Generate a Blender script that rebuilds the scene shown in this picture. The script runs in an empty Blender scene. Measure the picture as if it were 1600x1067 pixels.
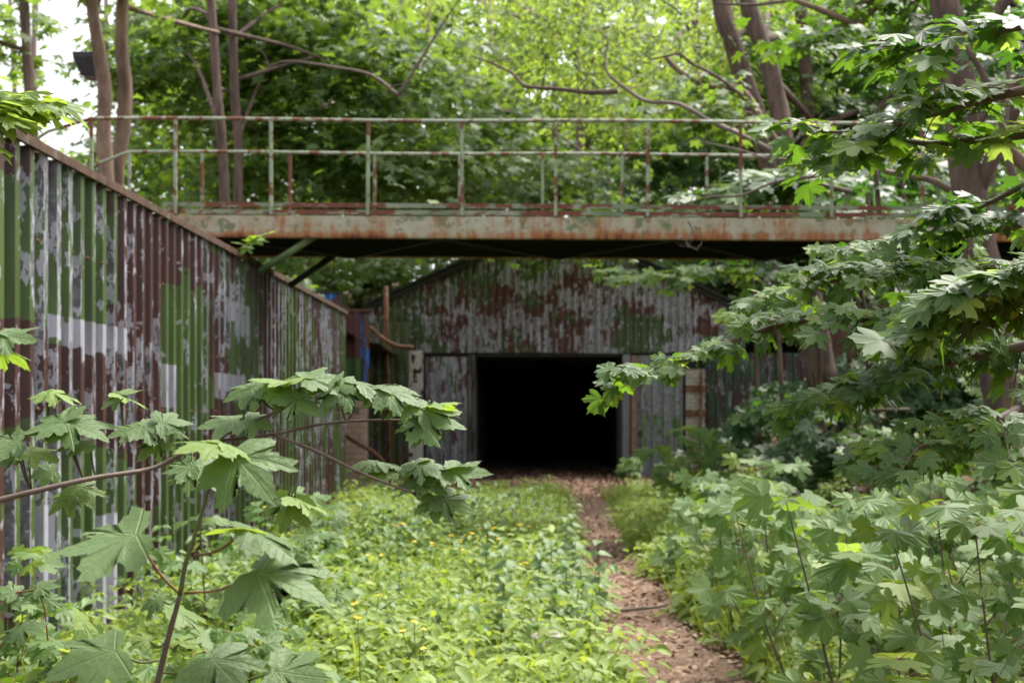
import bpy, math, random
import numpy as np
from mathutils import Vector, Matrix, noise
random.seed(7); rng = np.random.default_rng(7)
C = bpy.context.scene.collection
sc = bpy.context.scene

# ------------------------------------------------------------------ camera
F = 2222.0                       # focal length in photograph pixels (50 mm on 36 mm)
EYE = 1.6
cam_d = bpy.data.cameras.new('camera'); cam = bpy.data.objects.new('camera', cam_d); C.objects.link(cam)
cam.location = (0, 0, EYE); cam.rotation_euler = (math.radians(90), 0, 0)
cam_d.lens = 50; cam_d.sensor_width = 36
cam_d.shift_x = -40/1600; cam_d.shift_y = 116.5/1600
cam_d.clip_end = 500
cam_d.dof.use_dof = True; cam_d.dof.focus_distance = 3.6; cam_d.dof.aperture_fstop = 6.3
sc.camera = cam

# ------------------------------------------------------------------ light
SUN_EL, SUN_AZ = math.radians(60), math.radians(38)      # high, ahead of the camera and to the right
w = bpy.data.worlds.new('World'); sc.world = w; w.use_nodes = True
wn = w.node_tree; wn.nodes.clear()
sky = wn.nodes.new('ShaderNodeTexSky'); sky.sky_type = 'NISHITA'; sky.sun_disc = False
sky.sun_elevation = SUN_EL; sky.sun_rotation = SUN_AZ; sky.dust_density = 4; sky.air_density = 1.2
hs = wn.nodes.new('ShaderNodeHueSaturation'); hs.inputs['Saturation'].default_value = .22
bg = wn.nodes.new('ShaderNodeBackground'); bg.inputs['Strength'].default_value = .14
wo = wn.nodes.new('ShaderNodeOutputWorld')
wn.links.new(sky.outputs[0], hs.inputs['Color']); wn.links.new(hs.outputs[0], bg.inputs['Color']); wn.links.new(bg.outputs[0], wo.inputs['Surface'])
sd = bpy.data.lights.new('sun', 'SUN'); sd.energy = 2.1; sd.angle = math.radians(16); sd.color = (1, .95, .84)
so = bpy.data.objects.new('sun', sd); C.objects.link(so); so.location = (0, 0, 40)
dirv = Vector((math.sin(SUN_AZ)*math.cos(SUN_EL), math.cos(SUN_AZ)*math.cos(SUN_EL), math.sin(SUN_EL)))
so.rotation_euler = dirv.to_track_quat('Z', 'Y').to_euler()
sc.view_settings.view_transform = 'Standard'; sc.view_settings.look = 'None'
sc.view_settings.gamma = 1; sc.view_settings.exposure = 1.5; sc.view_settings.use_curve_mapping = False
sc.render.engine = 'CYCLES'
cy = sc.cycles
cy.use_denoising = True; cy.max_bounces = 7; cy.diffuse_bounces = 4; cy.glossy_bounces = 2; cy.transmission_bounces = 4
cy.sample_clamp_indirect = 6; cy.caustics_reflective = False; cy.caustics_refractive = False

# ------------------------------------------------------------------ helpers
def P(px, py, Y):
    """the point at distance Y that the photograph shows at pixel (px, py)"""
    return Vector(((px-840)/F*Y, Y, EYE-(py-650)/F*Y))

def tag(o, label=None, cat=None, group=None, kind=None):
    if label: o['label'] = label
    if cat: o['category'] = cat
    if group: o['group'] = group
    if kind: o['kind'] = kind
    return o

def thing(name, label, cat, loc=(0, 0, 0), group=None):
    o = bpy.data.objects.new(name, None); C.objects.link(o); o.location = loc
    o.empty_display_size = .2
    return tag(o, label, cat, group)

class MB:
    """collects shapes and links them as one mesh object"""
    def __init__(s): s.v = []; s.f = []
    def add(s, vs, fs):
        n = len(s.v); s.v += [tuple(v) for v in vs]; s.f += [tuple(n+i for i in f) for f in fs]; return s
    def box(s, x0, x1, y0, y1, z0, z1):
        return s.add([(x0,y0,z0),(x1,y0,z0),(x1,y1,z0),(x0,y1,z0),(x0,y0,z1),(x1,y0,z1),(x1,y1,z1),(x0,y1,z1)],
                     [(0,3,2,1),(4,5,6,7),(0,1,5,4),(1,2,6,5),(2,3,7,6),(3,0,4,7)])
    def bar(s, a, b, w, h):
        a = Vector(a); b = Vector(b); d = (b-a).normalized()
        up = Vector((0,0,1)) if abs(d.z) < .9 else Vector((0,1,0))
        x = d.cross(up).normalized(); y = x.cross(d)
        vs = [p + x*sx*w/2 + y*sy*h/2 for p in (a, b) for sx, sy in ((-1,-1),(1,-1),(1,1),(-1,1))]
        return s.add(vs, [(0,1,2,3),(7,6,5,4),(0,4,5,1),(1,5,6,2),(2,6,7,3),(3,7,4,0)])
    def tube(s, pts, radii, n=8, rough=0):
        pts = [Vector(p) for p in pts]
        if not hasattr(radii, '__len__'): radii = [radii]*len(pts)
        vs = []; fs = []
        prev = None
        for i, p in enumerate(pts):
            d = (pts[min(i+1, len(pts)-1)] - pts[max(i-1, 0)])
            if d.length < 1e-9: d = Vector((0,0,1))
            d.normalize()
            x = prev - d*prev.dot(d) if prev else d.orthogonal()
            if x.length < 1e-6: x = d.orthogonal()
            x.normalize(); prev = x; y = d.cross(x)
            for k in range(n):
                a = 2*math.pi*k/n
                r = radii[i]*(1 + (rough*noise.noise(Vector((p.x*2+math.cos(a)*1.3, p.y*2+math.sin(a)*1.3, p.z*1.7))) if rough else 0))
                vs.append(p + x*math.cos(a)*r + y*math.sin(a)*r)
        for i in range(len(pts)-1):
            for k in range(n):
                k2 = (k+1) % n
                fs.append((i*n+k, i*n+k2, (i+1)*n+k2, (i+1)*n+k))
        fs.append(tuple(range(n))[::-1]); fs.append(tuple((len(pts)-1)*n+k for k in range(n)))
        return s.add(vs, fs)
    def build(s, name, mat, parent=None, smooth=False, bevel=0, loc=None):
        me = bpy.data.meshes.new(name)
        off = parent.matrix_basis.translation if (parent is not None and parent.parent is None) else Vector((0,0,0))
        if parent is not None and parent.parent is not None: off = parent.parent.location + parent.location
        if loc is not None: off = Vector((0,0,0))
        me.from_pydata([(v[0]-off.x, v[1]-off.y, v[2]-off.z) for v in s.v], [], s.f); me.update()
        if smooth: me.polygons.foreach_set('use_smooth', [True]*len(me.polygons))
        me.materials.append(mat)
        o = bpy.data.objects.new(name, me); C.objects.link(o)
        if parent is not None: o.parent = parent
        if loc is not None: o.location = loc
        if bevel:
            m = o.modifiers.new('bevel', 'BEVEL'); m.width = bevel; m.segments = 2; m.limit_method = 'ANGLE'
        return o

def catmull(pts, k=6):
    pts = [Vector(p) for p in pts]
    if len(pts) < 3: 
        return [pts[0].lerp(pts[1], i/k) for i in range(k+1)]
    q = [pts[0]*2-pts[1]] + pts + [pts[-1]*2-pts[-2]]
    out = []
    for i in range(1, len(q)-2):
        for j in range(k):
            t = j/k; a, b, c, d = q[i-1], q[i], q[i+1], q[i+2]
            out.append(.5*((2*b)+(c-a)*t+(2*a-5*b+4*c-d)*t*t+(3*b-a-3*c+d)*t**3))
    out.append(pts[-1]); return out

# ---- node helper
class N:
    def __init__(s, name):
        s.m = bpy.data.materials.new(name); s.m.use_nodes = True
        s.t = s.m.node_tree; s.t.nodes.clear(); s.out = s.t.nodes.new('ShaderNodeOutputMaterial')
    def n(s, typ, **kw):
        x = s.t.nodes.new('ShaderNode'+typ)
        for k, v in kw.items(): setattr(x, k, v)
        return x
    def put(s, sock, v):
        if hasattr(v, 'is_linked') or isinstance(v, bpy.types.NodeSocket): s.t.links.new(v, sock)
        elif v is not None:
            if sock.type == 'RGBA' and len(v) == 3: v = (*v, 1)
            sock.default_value = v
    def math(s, op, a, b=None, c=None, clamp=False):
        x = s.n('Math', operation=op); x.use_clamp = clamp
        for i, v in enumerate((a, b, c)):
            if v is not None: s.put(x.inputs[i], v)
        return x.outputs[0]
    def mix(s, f, a, b, blend='MIX'):
        x = s.n('Mix', data_type='RGBA', blend_type=blend)
        s.put(x.inputs[0], f); s.put(x.inputs[6], a); s.put(x.inputs[7], b); return x.outputs[2]
    def ramp(s, v, lo, hi, a=0., b=1.):
        x = s.n('MapRange'); x.interpolation_type = 'SMOOTHSTEP'
        s.put(x.inputs[0], v); x.inputs[1].default_value = lo; x.inputs[2].default_value = hi
        x.inputs[3].default_value = a; x.inputs[4].default_value = b; return x.outputs[0]
    def noise(s, vec, scale, detail=3, rough=.55, out=0):
        x = s.n('TexNoise'); x.inputs['Scale'].default_value = scale; x.inputs['Detail'].default_value = detail
        x.inputs['Roughness'].default_value = rough
        if vec is not None: s.put(x.inputs['Vector'], vec)
        return x.outputs[out]
    def pos(s): return s.n('NewGeometry').outputs['Position']
    def obj(s): return s.n('TexCoord').outputs['Object']
    def sep(s, v):
        x = s.n('SeparateXYZ'); s.put(x.inputs[0], v); return x.outputs
    def comb(s, x, y, z):
        c = s.n('CombineXYZ')
        for i, v in enumerate((x, y, z)): s.put(c.inputs[i], v)
        return c.outputs[0]
    def scalev(s, v, sx, sy, sz):
        x = s.n('Mapping'); s.put(x.inputs[0], v); x.inputs['Scale'].default_value = (sx, sy, sz); return x.outputs[0]
    def bump(s, h, strength, dist=.01):
        x = s.n('Bump'); x.inputs['Strength'].default_value = strength; x.inputs['Distance'].default_value = dist
        s.put(x.inputs['Height'], h); return x.outputs[0]
    def bsdf(s, col, rough=.6, metal=0, nor=None, spec=.4):
        x = s.n('BsdfPrincipled'); s.put(x.inputs['Base Color'], col); s.put(x.inputs['Roughness'], rough)
        s.put(x.inputs['Metallic'], metal); x.inputs['Specular IOR Level'].default_value = spec
        if nor is not None: s.put(x.inputs['Normal'], nor)
        return x.outputs[0]
    def done(s, sh): s.t.links.new(sh, s.out.inputs['Surface']); return s.m

def paint_metal(name, axis, blobs, pitch, bias=0., peel=.5, white=.5, dark=1., greenlo=(.05,.11,.035), brown=(.075,.028,.024), whites=(), fine=1., zk=1., vs=.85, bigw=.45, bigs=.55):
    """flaking green and brown camouflage paint on zinc sheet; blobs = (u, z, ru, rz, strength): + brown, - green"""
    g = N(name); p = g.pos(); X = g.sep(p); u = X[axis]; v = X[2]
    uv = g.comb(u, v, 0)
    f = g.math('ADD', g.noise(uv, .8, 3, .6), bias)
    wob = g.math('MULTIPLY_ADD', g.noise(uv, 2.2, 4, .65), 1.3, -.65)
    def blob(b):
        du = g.math('DIVIDE', g.math('SUBTRACT', u, b[0]), b[2]); dv = g.math('DIVIDE', g.math('SUBTRACT', v, b[1]), b[3])
        d = g.math('SQRT', g.math('ADD', g.math('MULTIPLY', du, du), g.math('MULTIPLY', dv, dv)))
        return g.ramp(g.math('ADD', d, wob), 1.15, .85)
    for b in blobs:
        f = g.math('MULTIPLY_ADD', blob(b), b[4], f)
    rib = g.math('FLOOR', g.math('DIVIDE', u, pitch/2))
    wn_ = g.n('TexWhiteNoise', noise_dimensions='1D'); g.put(wn_.inputs['W'], rib); rr = wn_.outputs['Value']
    camo = g.ramp(g.math('MULTIPLY_ADD', rr, .22, g.math('MULTIPLY_ADD', g.noise(uv, 9, 3, .6), .16, f)), .66, .72)
    green = g.mix(g.noise(uv, 1.3, 2), greenlo, (greenlo[0]*2.1, greenlo[1]*1.75, greenlo[2]*1.1))
    green = g.mix(g.math('MULTIPLY', rr, .5), green, (.09, .15, .06))
    bro = g.mix(g.noise(uv, 3.5, 2), brown, (brown[0]*1.5, brown[1]*1.55, brown[2]*1.5))
    paint = g.mix(camo, green, bro)
    # flaking
    pv = g.comb(g.math('MULTIPLY', u, 3.2*fine), g.math('MULTIPLY_ADD', v, vs*fine, g.math('MULTIPLY', rr, 9.)), g.math('MULTIPLY', rr, 3.))
    pn = g.noise(pv, 2.1, 6, .66)
    big = g.noise(uv, bigs, 3, .55)
    pk = g.math('MULTIPLY_ADD', big, bigw, pn)
    pk = g.math('MULTIPLY_ADD', rr, .13, pk)
    wv = None
    rag = g.math('MULTIPLY_ADD', rr, .16, g.math('MULTIPLY', g.noise(g.comb(g.math('MULTIPLY', u, 9.), g.math('MULTIPLY', v, .4), 7), 1.5, 3, .6), .22))
    for b in whites:
        du = g.math('ABSOLUTE', g.math('DIVIDE', g.math('SUBTRACT', u, b[0]), b[2]))
        dv = g.math('DIVIDE', g.math('SUBTRACT', g.math('SUBTRACT', v, b[1]), g.math('SUBTRACT', rag, .19)), b[3])
        dt = g.math('DIVIDE', g.math('SUBTRACT', v, b[1]+b[3]*.8), .02)
        x = g.ramp(g.math('MAXIMUM', g.math('MAXIMUM', du, g.math('MULTIPLY', dv, -1)), dt), 1.02, .98)
        wv = x if wv is None else g.math('MAXIMUM', wv, x)
    t0 = 1.08 - .35*peel + (bigw-.45)*.5
    zinc_m = g.ramp(pk, t0, t0+.012)
    edge = g.ramp(pk, t0-.05*white, t0-.05*white+.01)
    zinc = g.mix(g.ramp(g.noise(g.comb(g.math('MULTIPLY', u, 12), g.math('MULTIPLY', v, 3.5), 0), 3, 4, .7), .35, .7), (.075*zk,.075*zk,.085*zk), (.19*zk,.185*zk,.21*zk))
    zinc = g.mix(g.ramp(g.noise(uv, 2.7, 4, .7), .55, .7), zinc, (.10,.07,.06))
    wht = (.42,.41,.48)
    col = g.mix(edge, paint, wht); col = g.mix(zinc_m, col, zinc)
    if wv is not None:
        wq = g.math('MULTIPLY_ADD', g.noise(g.comb(g.math('MULTIPLY', u, 7), g.math('MULTIPLY_ADD', v, 1.6, g.math('MULTIPLY', rr, 5)), rr), 3, 4, .6), .6, wv)
        wedge = g.ramp(wq, 1.20, 1.22)
        col = g.mix(wedge, col, wht)
    # small white chips
    chips = g.ramp(g.noise(g.comb(g.math('MULTIPLY', u, 10*fine), g.math('MULTIPLY', v, 4.5*fine), 4), 1.3, 2, .6), .70-.05*white, .715-.05*white)
    col = g.mix(g.math('MULTIPLY', chips, .85), col, wht)
    dirt = g.ramp(g.noise(g.comb(g.math('MULTIPLY', u, 9), g.math('MULTIPLY', v, .8), 2), 1.2, 4, .6), .35, .75)
    col = g.mix(g.math('MULTIPLY', dirt, .45*dark), col, (.025,.02,.016))
    hgt = g.math('MULTIPLY_ADD', zinc_m, -.6, g.noise(uv, 40, 3))
    return g.done(g.bsdf(col, g.ramp(pn, .2, .8, .38, .62), 0, g.bump(hgt, .35, .004), .45))

def simple(name, c1, c2, scale=4, rough=.7, bump=.3, dist=.01, stretch=(1,1,1), c3=None, t3=(.55,.6), detail=5, spec=.3, scale3=None):
    g = N(name); p = g.scalev(g.pos(), *stretch)
    n1 = g.noise(p, scale, detail, .62)
    col = g.mix(g.ramp(n1, .3, .7), c1, c2)
    if c3: col = g.mix(g.ramp(g.noise(p, scale3 or scale*.45, 6, .65), *t3), col, c3)
    return g.done(g.bsdf(col, rough, 0, g.bump(g.noise(p, scale*3, 6, .7), bump, dist), spec))

def leaf_mat(name, a, b, trans, tf=.38, rough=.42, veins=False, yel=None, spec=.5, holes=False):
    g = N(name)
    at = g.n('Attribute', attribute_name='tint'); oi = g.n('ObjectInfo')
    r = g.math('FRACT', g.math('ADD', at.outputs['Fac'], oi.outputs['Random']))
    r2 = g.math('FRACT', g.math('MULTIPLY', r, 7.31))
    col = g.mix(r, a, b)
    tc = g.mix(r2, trans, (trans[0]*.62, trans[1]*.72, trans[2]*.8))
    if yel:
        k = g.math('GREATER_THAN', r2, .90)
        col = g.mix(g.math('MULTIPLY', k, .75), col, yel); tc = g.mix(g.math('MULTIPLY', k, .6), tc, (yel[0]*1.6, yel[1]*1.5, yel[2]))
    nor = None
    if veins:
        X = g.sep(g.obj()); x = g.math('ABSOLUTE', X[0]); y = X[1]
        ang = g.math('ARCTAN2', x, y)
        rad = g.math('SQRT', g.math('ADD', g.math('MULTIPLY', x, x), g.math('MULTIPLY', y, y)))
        d = None
        for t in (0., .78, 1.75):
            e = g.math('MULTIPLY', g.math('ABSOLUTE', g.math('SUBTRACT', ang, t)), rad)
            d = e if d is None else g.math('MINIMUM', d, e)
        vein = g.ramp(d, .018, .005)
        # side veins: chevrons leaving each main vein
        ch = g.math('ABSOLUTE', g.math('SUBTRACT', g.math('FRACT', g.math('MULTIPLY', g.math('SUBTRACT', rad, g.math('MULTIPLY', d, .8)), 8.)), .5))
        sv = g.ramp(ch, .05, .0)
        vv = g.math('MAXIMUM', vein, g.math('MULTIPLY', sv, .45))
        col = g.mix(g.math('MULTIPLY', vv, .8), col, (a[0]*1.9+.04, a[1]*1.8+.04, a[2]*1.7+.02))
        tc = g.mix(g.math('MULTIPLY', vv, .35), tc, (.02,.05,.01))
        nor = g.bump(g.math('MULTIPLY_ADD', vv, -1, g.math('MULTIPLY', g.noise(g.obj(), 7, 2), .5)), .5, .01)
        bl = g.math('MULTIPLY', g.ramp(g.noise(g.obj(), 26, 2, .5), .70, .73), g.ramp(g.noise(g.obj(), 3.1, 1), .52, .6))
        col = g.mix(bl, col, (.20,.09,.03))
        col = g.mix(g.ramp(g.noise(g.obj(), 2.4, 3), .3, .75), col, (a[0]*1.35, a[1]*1.25, a[2]*1.3))
    p = g.bsdf(col, rough, 0, nor, spec)
    t = g.n('BsdfTranslucent'); g.put(t.inputs['Color'], tc)
    if nor is not None: g.put(t.inputs['Normal'], nor)
    m = g.n('MixShader'); m.inputs[0].default_value = tf
    g.t.links.new(p, m.inputs[1]); g.t.links.new(t.outputs[0], m.inputs[2])
    return g.done(m.outputs[0])

M = {}
M['leaf_hero'] = leaf_mat('sycamore_leaf', (.075,.135,.040), (.105,.175,.050), (.26,.42,.03), .32, .55, True, (.16,.24,.03), .35)
M['leaf_young'] = leaf_mat('young_sycamore_leaf', (.15,.24,.05), (.20,.30,.06), (.45,.62,.05), .4, .55, True, None, .35)
M['leaf_maple'] = leaf_mat('maple_leaf', (.050,.100,.026), (.090,.155,.040), (.24,.44,.025), .35, .52, False, (.14,.23,.02), .35)
M['leaf_shrub'] = leaf_mat('thicket_leaf', (.075,.145,.038), (.125,.20,.050), (.30,.48,.04), .35, .55, False, (.20,.28,.03), .3)
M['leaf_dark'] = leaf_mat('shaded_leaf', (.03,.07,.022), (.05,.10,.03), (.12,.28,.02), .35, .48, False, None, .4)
M['leaf_mid'] = leaf_mat('tree_leaf', (.055,.105,.026), (.095,.155,.036), (.32,.47,.05), .45, .5, False, (.15,.24,.02), .4)
M['leaf_bright'] = leaf_mat('bright_leaf', (.09,.16,.02), (.14,.21,.03), (.52,.64,.08), .5, .5, False, (.22,.29,.03), .35)
M['leaf_far'] = leaf_mat('far_leaf', (.06,.11,.025), (.10,.16,.03), (.36,.54,.045), .5, .55, False, (.2,.28,.03), .3)
M['herb'] = leaf_mat('herb_leaf', (.145,.22,.038), (.23,.31,.05), (.52,.62,.06), .36, .55, False, (.28,.36,.07), .35)
M['herb_blue'] = leaf_mat('nettle_leaf', (.10,.175,.048), (.14,.225,.06), (.30,.45,.06), .33, .5, False, None, .35)
M['fern'] = leaf_mat('fern_leaf', (.10,.20,.02), (.14,.25,.03), (.4,.6,.03), .4, .5)
M['petal'] = simple('yellow_petal', (.75,.50,.02), (.85,.6,.04), 30, .5, 0)
M['stem'] = simple('green_stem', (.12,.17,.05), (.10,.09,.045), 8, .5, .1, .002)
M['stem_red'] = simple('red_stem', (.30,.11,.07), (.20,.13,.05), 14, .45, .1, .002)
M['twig'] = simple('twig_bark', (.10,.072,.055), (.17,.13,.10), 20, .7, .3, .003)
M['bark'] = simple('brown_bark', (.075,.052,.042), (.19,.13,.105), 9, .85, .9, .03, (1,1,.22), (.06,.075,.035), (.55,.75))
M['bark_red'] = simple('reddish_bark', (.13,.085,.062), (.29,.20,.145), 6, .85, .6, .02, (1,1,.3), (.07,.08,.04), (.6,.75))
M['bark_pale'] = simple('pale_bark', (.16,.12,.10), (.25,.19,.16), 10, .8, .5, .01, (1,1,.4))
M['rust'] = simple('rusted_steel', (.11,.045,.025), (.20,.095,.055), 9, .85, .5, .006, (1,1,1), (.21,.19,.13), (.56,.62))
M['rust_dark'] = simple('dark_rusted_angle', (.055,.027,.018), (.11,.06,.035), 9, .9, .5, .006, (1,1,1), (.13,.12,.075), (.58,.66))
M['rail'] = simple('flaking_rail_paint', (.24,.29,.19), (.36,.38,.30), 7, .6, .4, .004, (1,1,1), (.17,.065,.035), (.515,.545), scale3=6)
M['post'] = simple('green_post_paint', (.20,.27,.15), (.33,.38,.26), 7, .6, .4, .004, (1,1,.6), (.17,.06,.035), (.50,.53), scale3=4)
M['toe'] = simple('toe_board_paint', (.12,.20,.11), (.30,.30,.22), 2.3, .6, .3, .004, (1,1,3), (.17,.055,.035), (.50,.53), scale3=2.6)
M['girder'] = simple('weathered_girder_paint', (.42,.35,.23), (.46,.44,.35), 2.2, .7, .4, .006, (1,1,1.6), (.34,.14,.055), (.46,.64), 6, scale3=1.9)
def girder_mat():
    g = N('rust_streaked_girder_paint'); p = g.pos(); X = g.sep(p)
    base = g.mix(g.ramp(g.noise(p, 2.4, 5, .6), .35, .65), (.36,.29,.19), (.44,.42,.33))
    base = g.mix(g.ramp(g.noise(p, 5, 5, .65), .56, .62), base, (.17,.20,.11))
    st = g.noise(g.comb(g.math('MULTIPLY', X[0], 8), 0, g.math('MULTIPLY', X[2], 1.2)), 1.3, 5, .7)
    pt = g.noise(p, 2.3, 6, .7)
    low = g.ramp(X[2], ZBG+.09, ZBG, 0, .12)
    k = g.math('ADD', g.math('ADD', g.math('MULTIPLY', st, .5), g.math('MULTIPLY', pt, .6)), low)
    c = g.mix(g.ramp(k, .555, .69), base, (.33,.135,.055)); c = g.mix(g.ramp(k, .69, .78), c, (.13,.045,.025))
    return g.done(g.bsdf(c, .75, 0, g.bump(k, .5, .008), .3))
ZBG = 3.66
M['girder'] = girder_mat()
M['green_steel'] = simple('green_steel', (.065,.10,.035), (.12,.16,.065), 5, .6, .2, .004, (1,1,1), (.10,.05,.03), (.62,.7))
M['soffit'] = simple('near_black_underside', (.006,.007,.006), (.010,.011,.009), 3, .95, .1, spec=.03)  # bridge underside plate coloured near-black, with almost no gloss
M['dark_steel'] = simple('dark_steel', (.02,.024,.02), (.035,.035,.03), 5, .7, .3)
M['black_plastic'] = simple('dark_lamp_housing', (.03,.03,.035), (.045,.045,.05), 8, .5, .05)
M['glass'] = simple('dull_lamp_glass', (.07,.065,.085), (.09,.085,.10), 3, .25, 0)
M['concrete'] = simple('tunnel_concrete', (.14,.13,.13), (.20,.19,.19), 2, .9, .3, .01, (1,1,1), (.07,.065,.06), (.5,.6))
M['tunnel'] = simple('sooty_lining', (.11,.105,.10), (.17,.16,.155), 2, .9, .3, .01)
M['brick'] = simple('buff_brick', (.46,.31,.22), (.56,.40,.30), 3.5, .9, .5, .006, (1,1,1), (.17,.12,.09), (.58,.68))
M['brick_pale'] = simple('pale_brick', (.38,.34,.29), (.50,.46,.40), 6, .9, .5, .006)
M['mortar'] = simple('mortar', (.16,.13,.11), (.22,.18,.15), 9, .95, .4)
M['stone'] = simple('pale_stone', (.33,.29,.29), (.45,.41,.42), 7, .85, .6, .01)
M['mud'] = simple('rubble', (.15,.105,.08), (.22,.16,.13), 6, .95, .7, .02)
M['redwood'] = simple('rotten_wood', (.15,.05,.035), (.25,.10,.07), 9, .9, .6, .01, (.3,1,1))
M['whitepost'] = simple('flaked_white_post', (.60,.56,.53), (.72,.68,.65), 6, .7, .4, .005, (1,1,.7), (.07,.03,.03), (.54,.555), scale3=5.5)
M['blue'] = simple('flaked_blue_paint', (.035,.13,.40), (.05,.17,.46), 4, .55, .3, .004, (1,1,.5), (.10,.05,.04), (.485,.505), scale3=5)

def two_tone(name, top, bot, z, w=.02):
    g = N(name); X = g.sep(g.pos()); f = g.ramp(g.math('MULTIPLY_ADD', g.noise(g.pos(), 12, 3), .04, X[2]), z-w+.02, z+w+.02)
    c = g.mix(f, bot, top); c = g.mix(g.ramp(g.noise(g.scalev(g.pos(),1,1,.4), 7, 5, .6), .5, .75), c, (.05,.03,.025))
    return g.done(g.bsdf(c, .6, 0, None, .35))
M['brown_green'] = two_tone('brown_over_green_paint', (.095,.035,.03), (.06,.125,.035), 2.75)

# ------------------------------------------------------------------ terrain
def sm(a, b, t):
    t = np.clip((t-a)/(b-a), 0, 1); return t*t*(3-2*t)
def x0(y): return 1.55 + .078*np.clip(y, 0, 45)
def fbm(x, y):
    return (np.sin(x*1.3+y*.7)*np.cos(y*1.1-x*.4) + .5*np.sin(x*3.1-y*2.3+1) + .3*np.sin(x*6.7+y*5.1))/1.8
def ht(x, y):
    """height of the open ground: trodden floor, steep bank on the right"""
    x = np.asarray(x, float); y = np.asarray(y, float)
    d = x - x0(y)
    b = np.where(d > 0, .82*(np.sqrt(d*d+.12)-.346), 0)
    b = 6.2*(1-np.exp(-b/6.2*1.15))
    lip = -.32*np.exp(-((x+3.7)/.75)**2)*(1-sm(17, 24, y))
    return b + lip + .035*fbm(x*1.2, y*1.2)*(1+np.clip(d, 0, 3)*1.6) + .03*(1-sm(30, 36, y))
def ht_left(x, y):
    x = np.asarray(x, float); y = np.asarray(y, float)
    return 3.2 + .10*fbm(x*.5, y*.5) + .05*np.clip(-4-x, 0, 30)
def ht_back(x, y):
    x = np.asarray(x, float); y = np.asarray(y, float)
    base = 4.15 + .11*np.clip(y-38, 0, 60) + .2*fbm(x*.3, y*.3)
    base = base + .55*np.exp(-((x-.6)/3.5)**2)*sm(38,38.5,y)
    r_ = np.maximum(base, ht(x, y)*sm(2.5, 8, x))
    return r_

def sheet(name, xs, ys, fn, mat, kind='structure'):
    X, Y = np.meshgrid(xs, ys); Z = fn(X, Y)
    nx, ny = len(xs), len(ys)
    v = np.stack([X, Y, Z], -1).reshape(-1, 3)
    i = np.arange(nx*ny).reshape(ny, nx)
    f = np.stack([i[:-1,:-1], i[:-1,1:], i[1:,1:], i[1:,:-1]], -1).reshape(-1, 4)
    me = bpy.data.meshes.new(name); me.from_pydata(v.tolist(), [], f.tolist()); me.update()
    me.polygons.foreach_set('use_smooth', [True]*len(me.polygons)); me.materials.append(mat)
    o = bpy.data.objects.new(name, me); C.objects.link(o); o['kind'] = kind
    return o

def ground_mat():
    g = N('forest_soil'); p = g.pos()
    n1 = g.noise(p, 1.1, 5, .6); n2 = g.noise(p, 14, 6, .7)
    c = g.mix(g.ramp(n2, .3, .7), (.045,.028,.02), (.15,.085,.06))
    c = g.mix(g.ramp(n1, .52, .62), c, (.07,.085,.03))
    v = g.n('TexVoronoi'); v.inputs['Scale'].default_value = 22; g.put(v.inputs['Vector'], p)
    c = g.mix(.35, c, g.mix(v.outputs['Distance'], (.20,.11,.08), (.03,.02,.015)))
    return g.done(g.bsdf(c, .95, 0, g.bump(n2, .9, .05), .15))
M['ground'] = ground_mat()
def path_mat():
    g = N('trodden_litter'); p = g.pos()
    n2 = g.noise(p, 26, 6, .7)
    c = g.mix(g.ramp(n2, .3, .7), (.15,.088,.06), (.33,.225,.165))
    c = g.mix(g.ramp(g.noise(p, 1.4, 4), .5, .65), c, (.13,.085,.06))
    return g.done(g.bsdf(c, .95, 0, g.bump(n2, .9, .03), .15))
M['path'] = path_mat()
lin = np.linspace
sheet('ground', np.concatenate([lin(-3.62, 6, 90), lin(6.3, 60, 60)]), np.concatenate([lin(-14, 6, 30), lin(6.2, 38.2, 190)]), ht, M['ground'])
sheet('hillside', np.concatenate([lin(-120, -20, 20), lin(-19, 19, 60), lin(20, 120, 20)]), np.concatenate([lin(38.0, 60, 40), lin(62, 230, 30)]), ht_back, M['ground'])
sheet('terrace', np.concatenate([lin(-120, -12, 16), lin(-11.5, -3.62, 24)]), np.concatenate([lin(-14, 38.2, 90)]), ht_left, M['ground'])
def path_c(y): return .80 + .10*np.sin(y*.33) + .0*y + .25*sm(30,36,y)*0
pw = lin(-1, 1, 9); py_ = lin(2, 37.5, 150)
U, V = np.meshgrid(pw, py_)
PX = path_c(V) + U*(.33+.05*np.sin(V*1.7)+.25*sm(28,36,V)); PZ = ht(PX, V)+.012-.03*(1-U*U)+.03
i = np.arange(9*150).reshape(150, 9)
me = bpy.data.meshes.new('footpath'); me.from_pydata(np.stack([PX, V, PZ], -1).reshape(-1,3).tolist(), [], np.stack([i[:-1,:-1], i[:-1,1:], i[1:,1:], i[1:,:-1]], -1).reshape(-1,4).tolist())
me.polygons.foreach_set('use_smooth', [True]*len(me.polygons)); me.materials.append(M['path'])
o = bpy.data.objects.new('footpath', me); C.objects.link(o); o['kind'] = 'structure'

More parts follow.
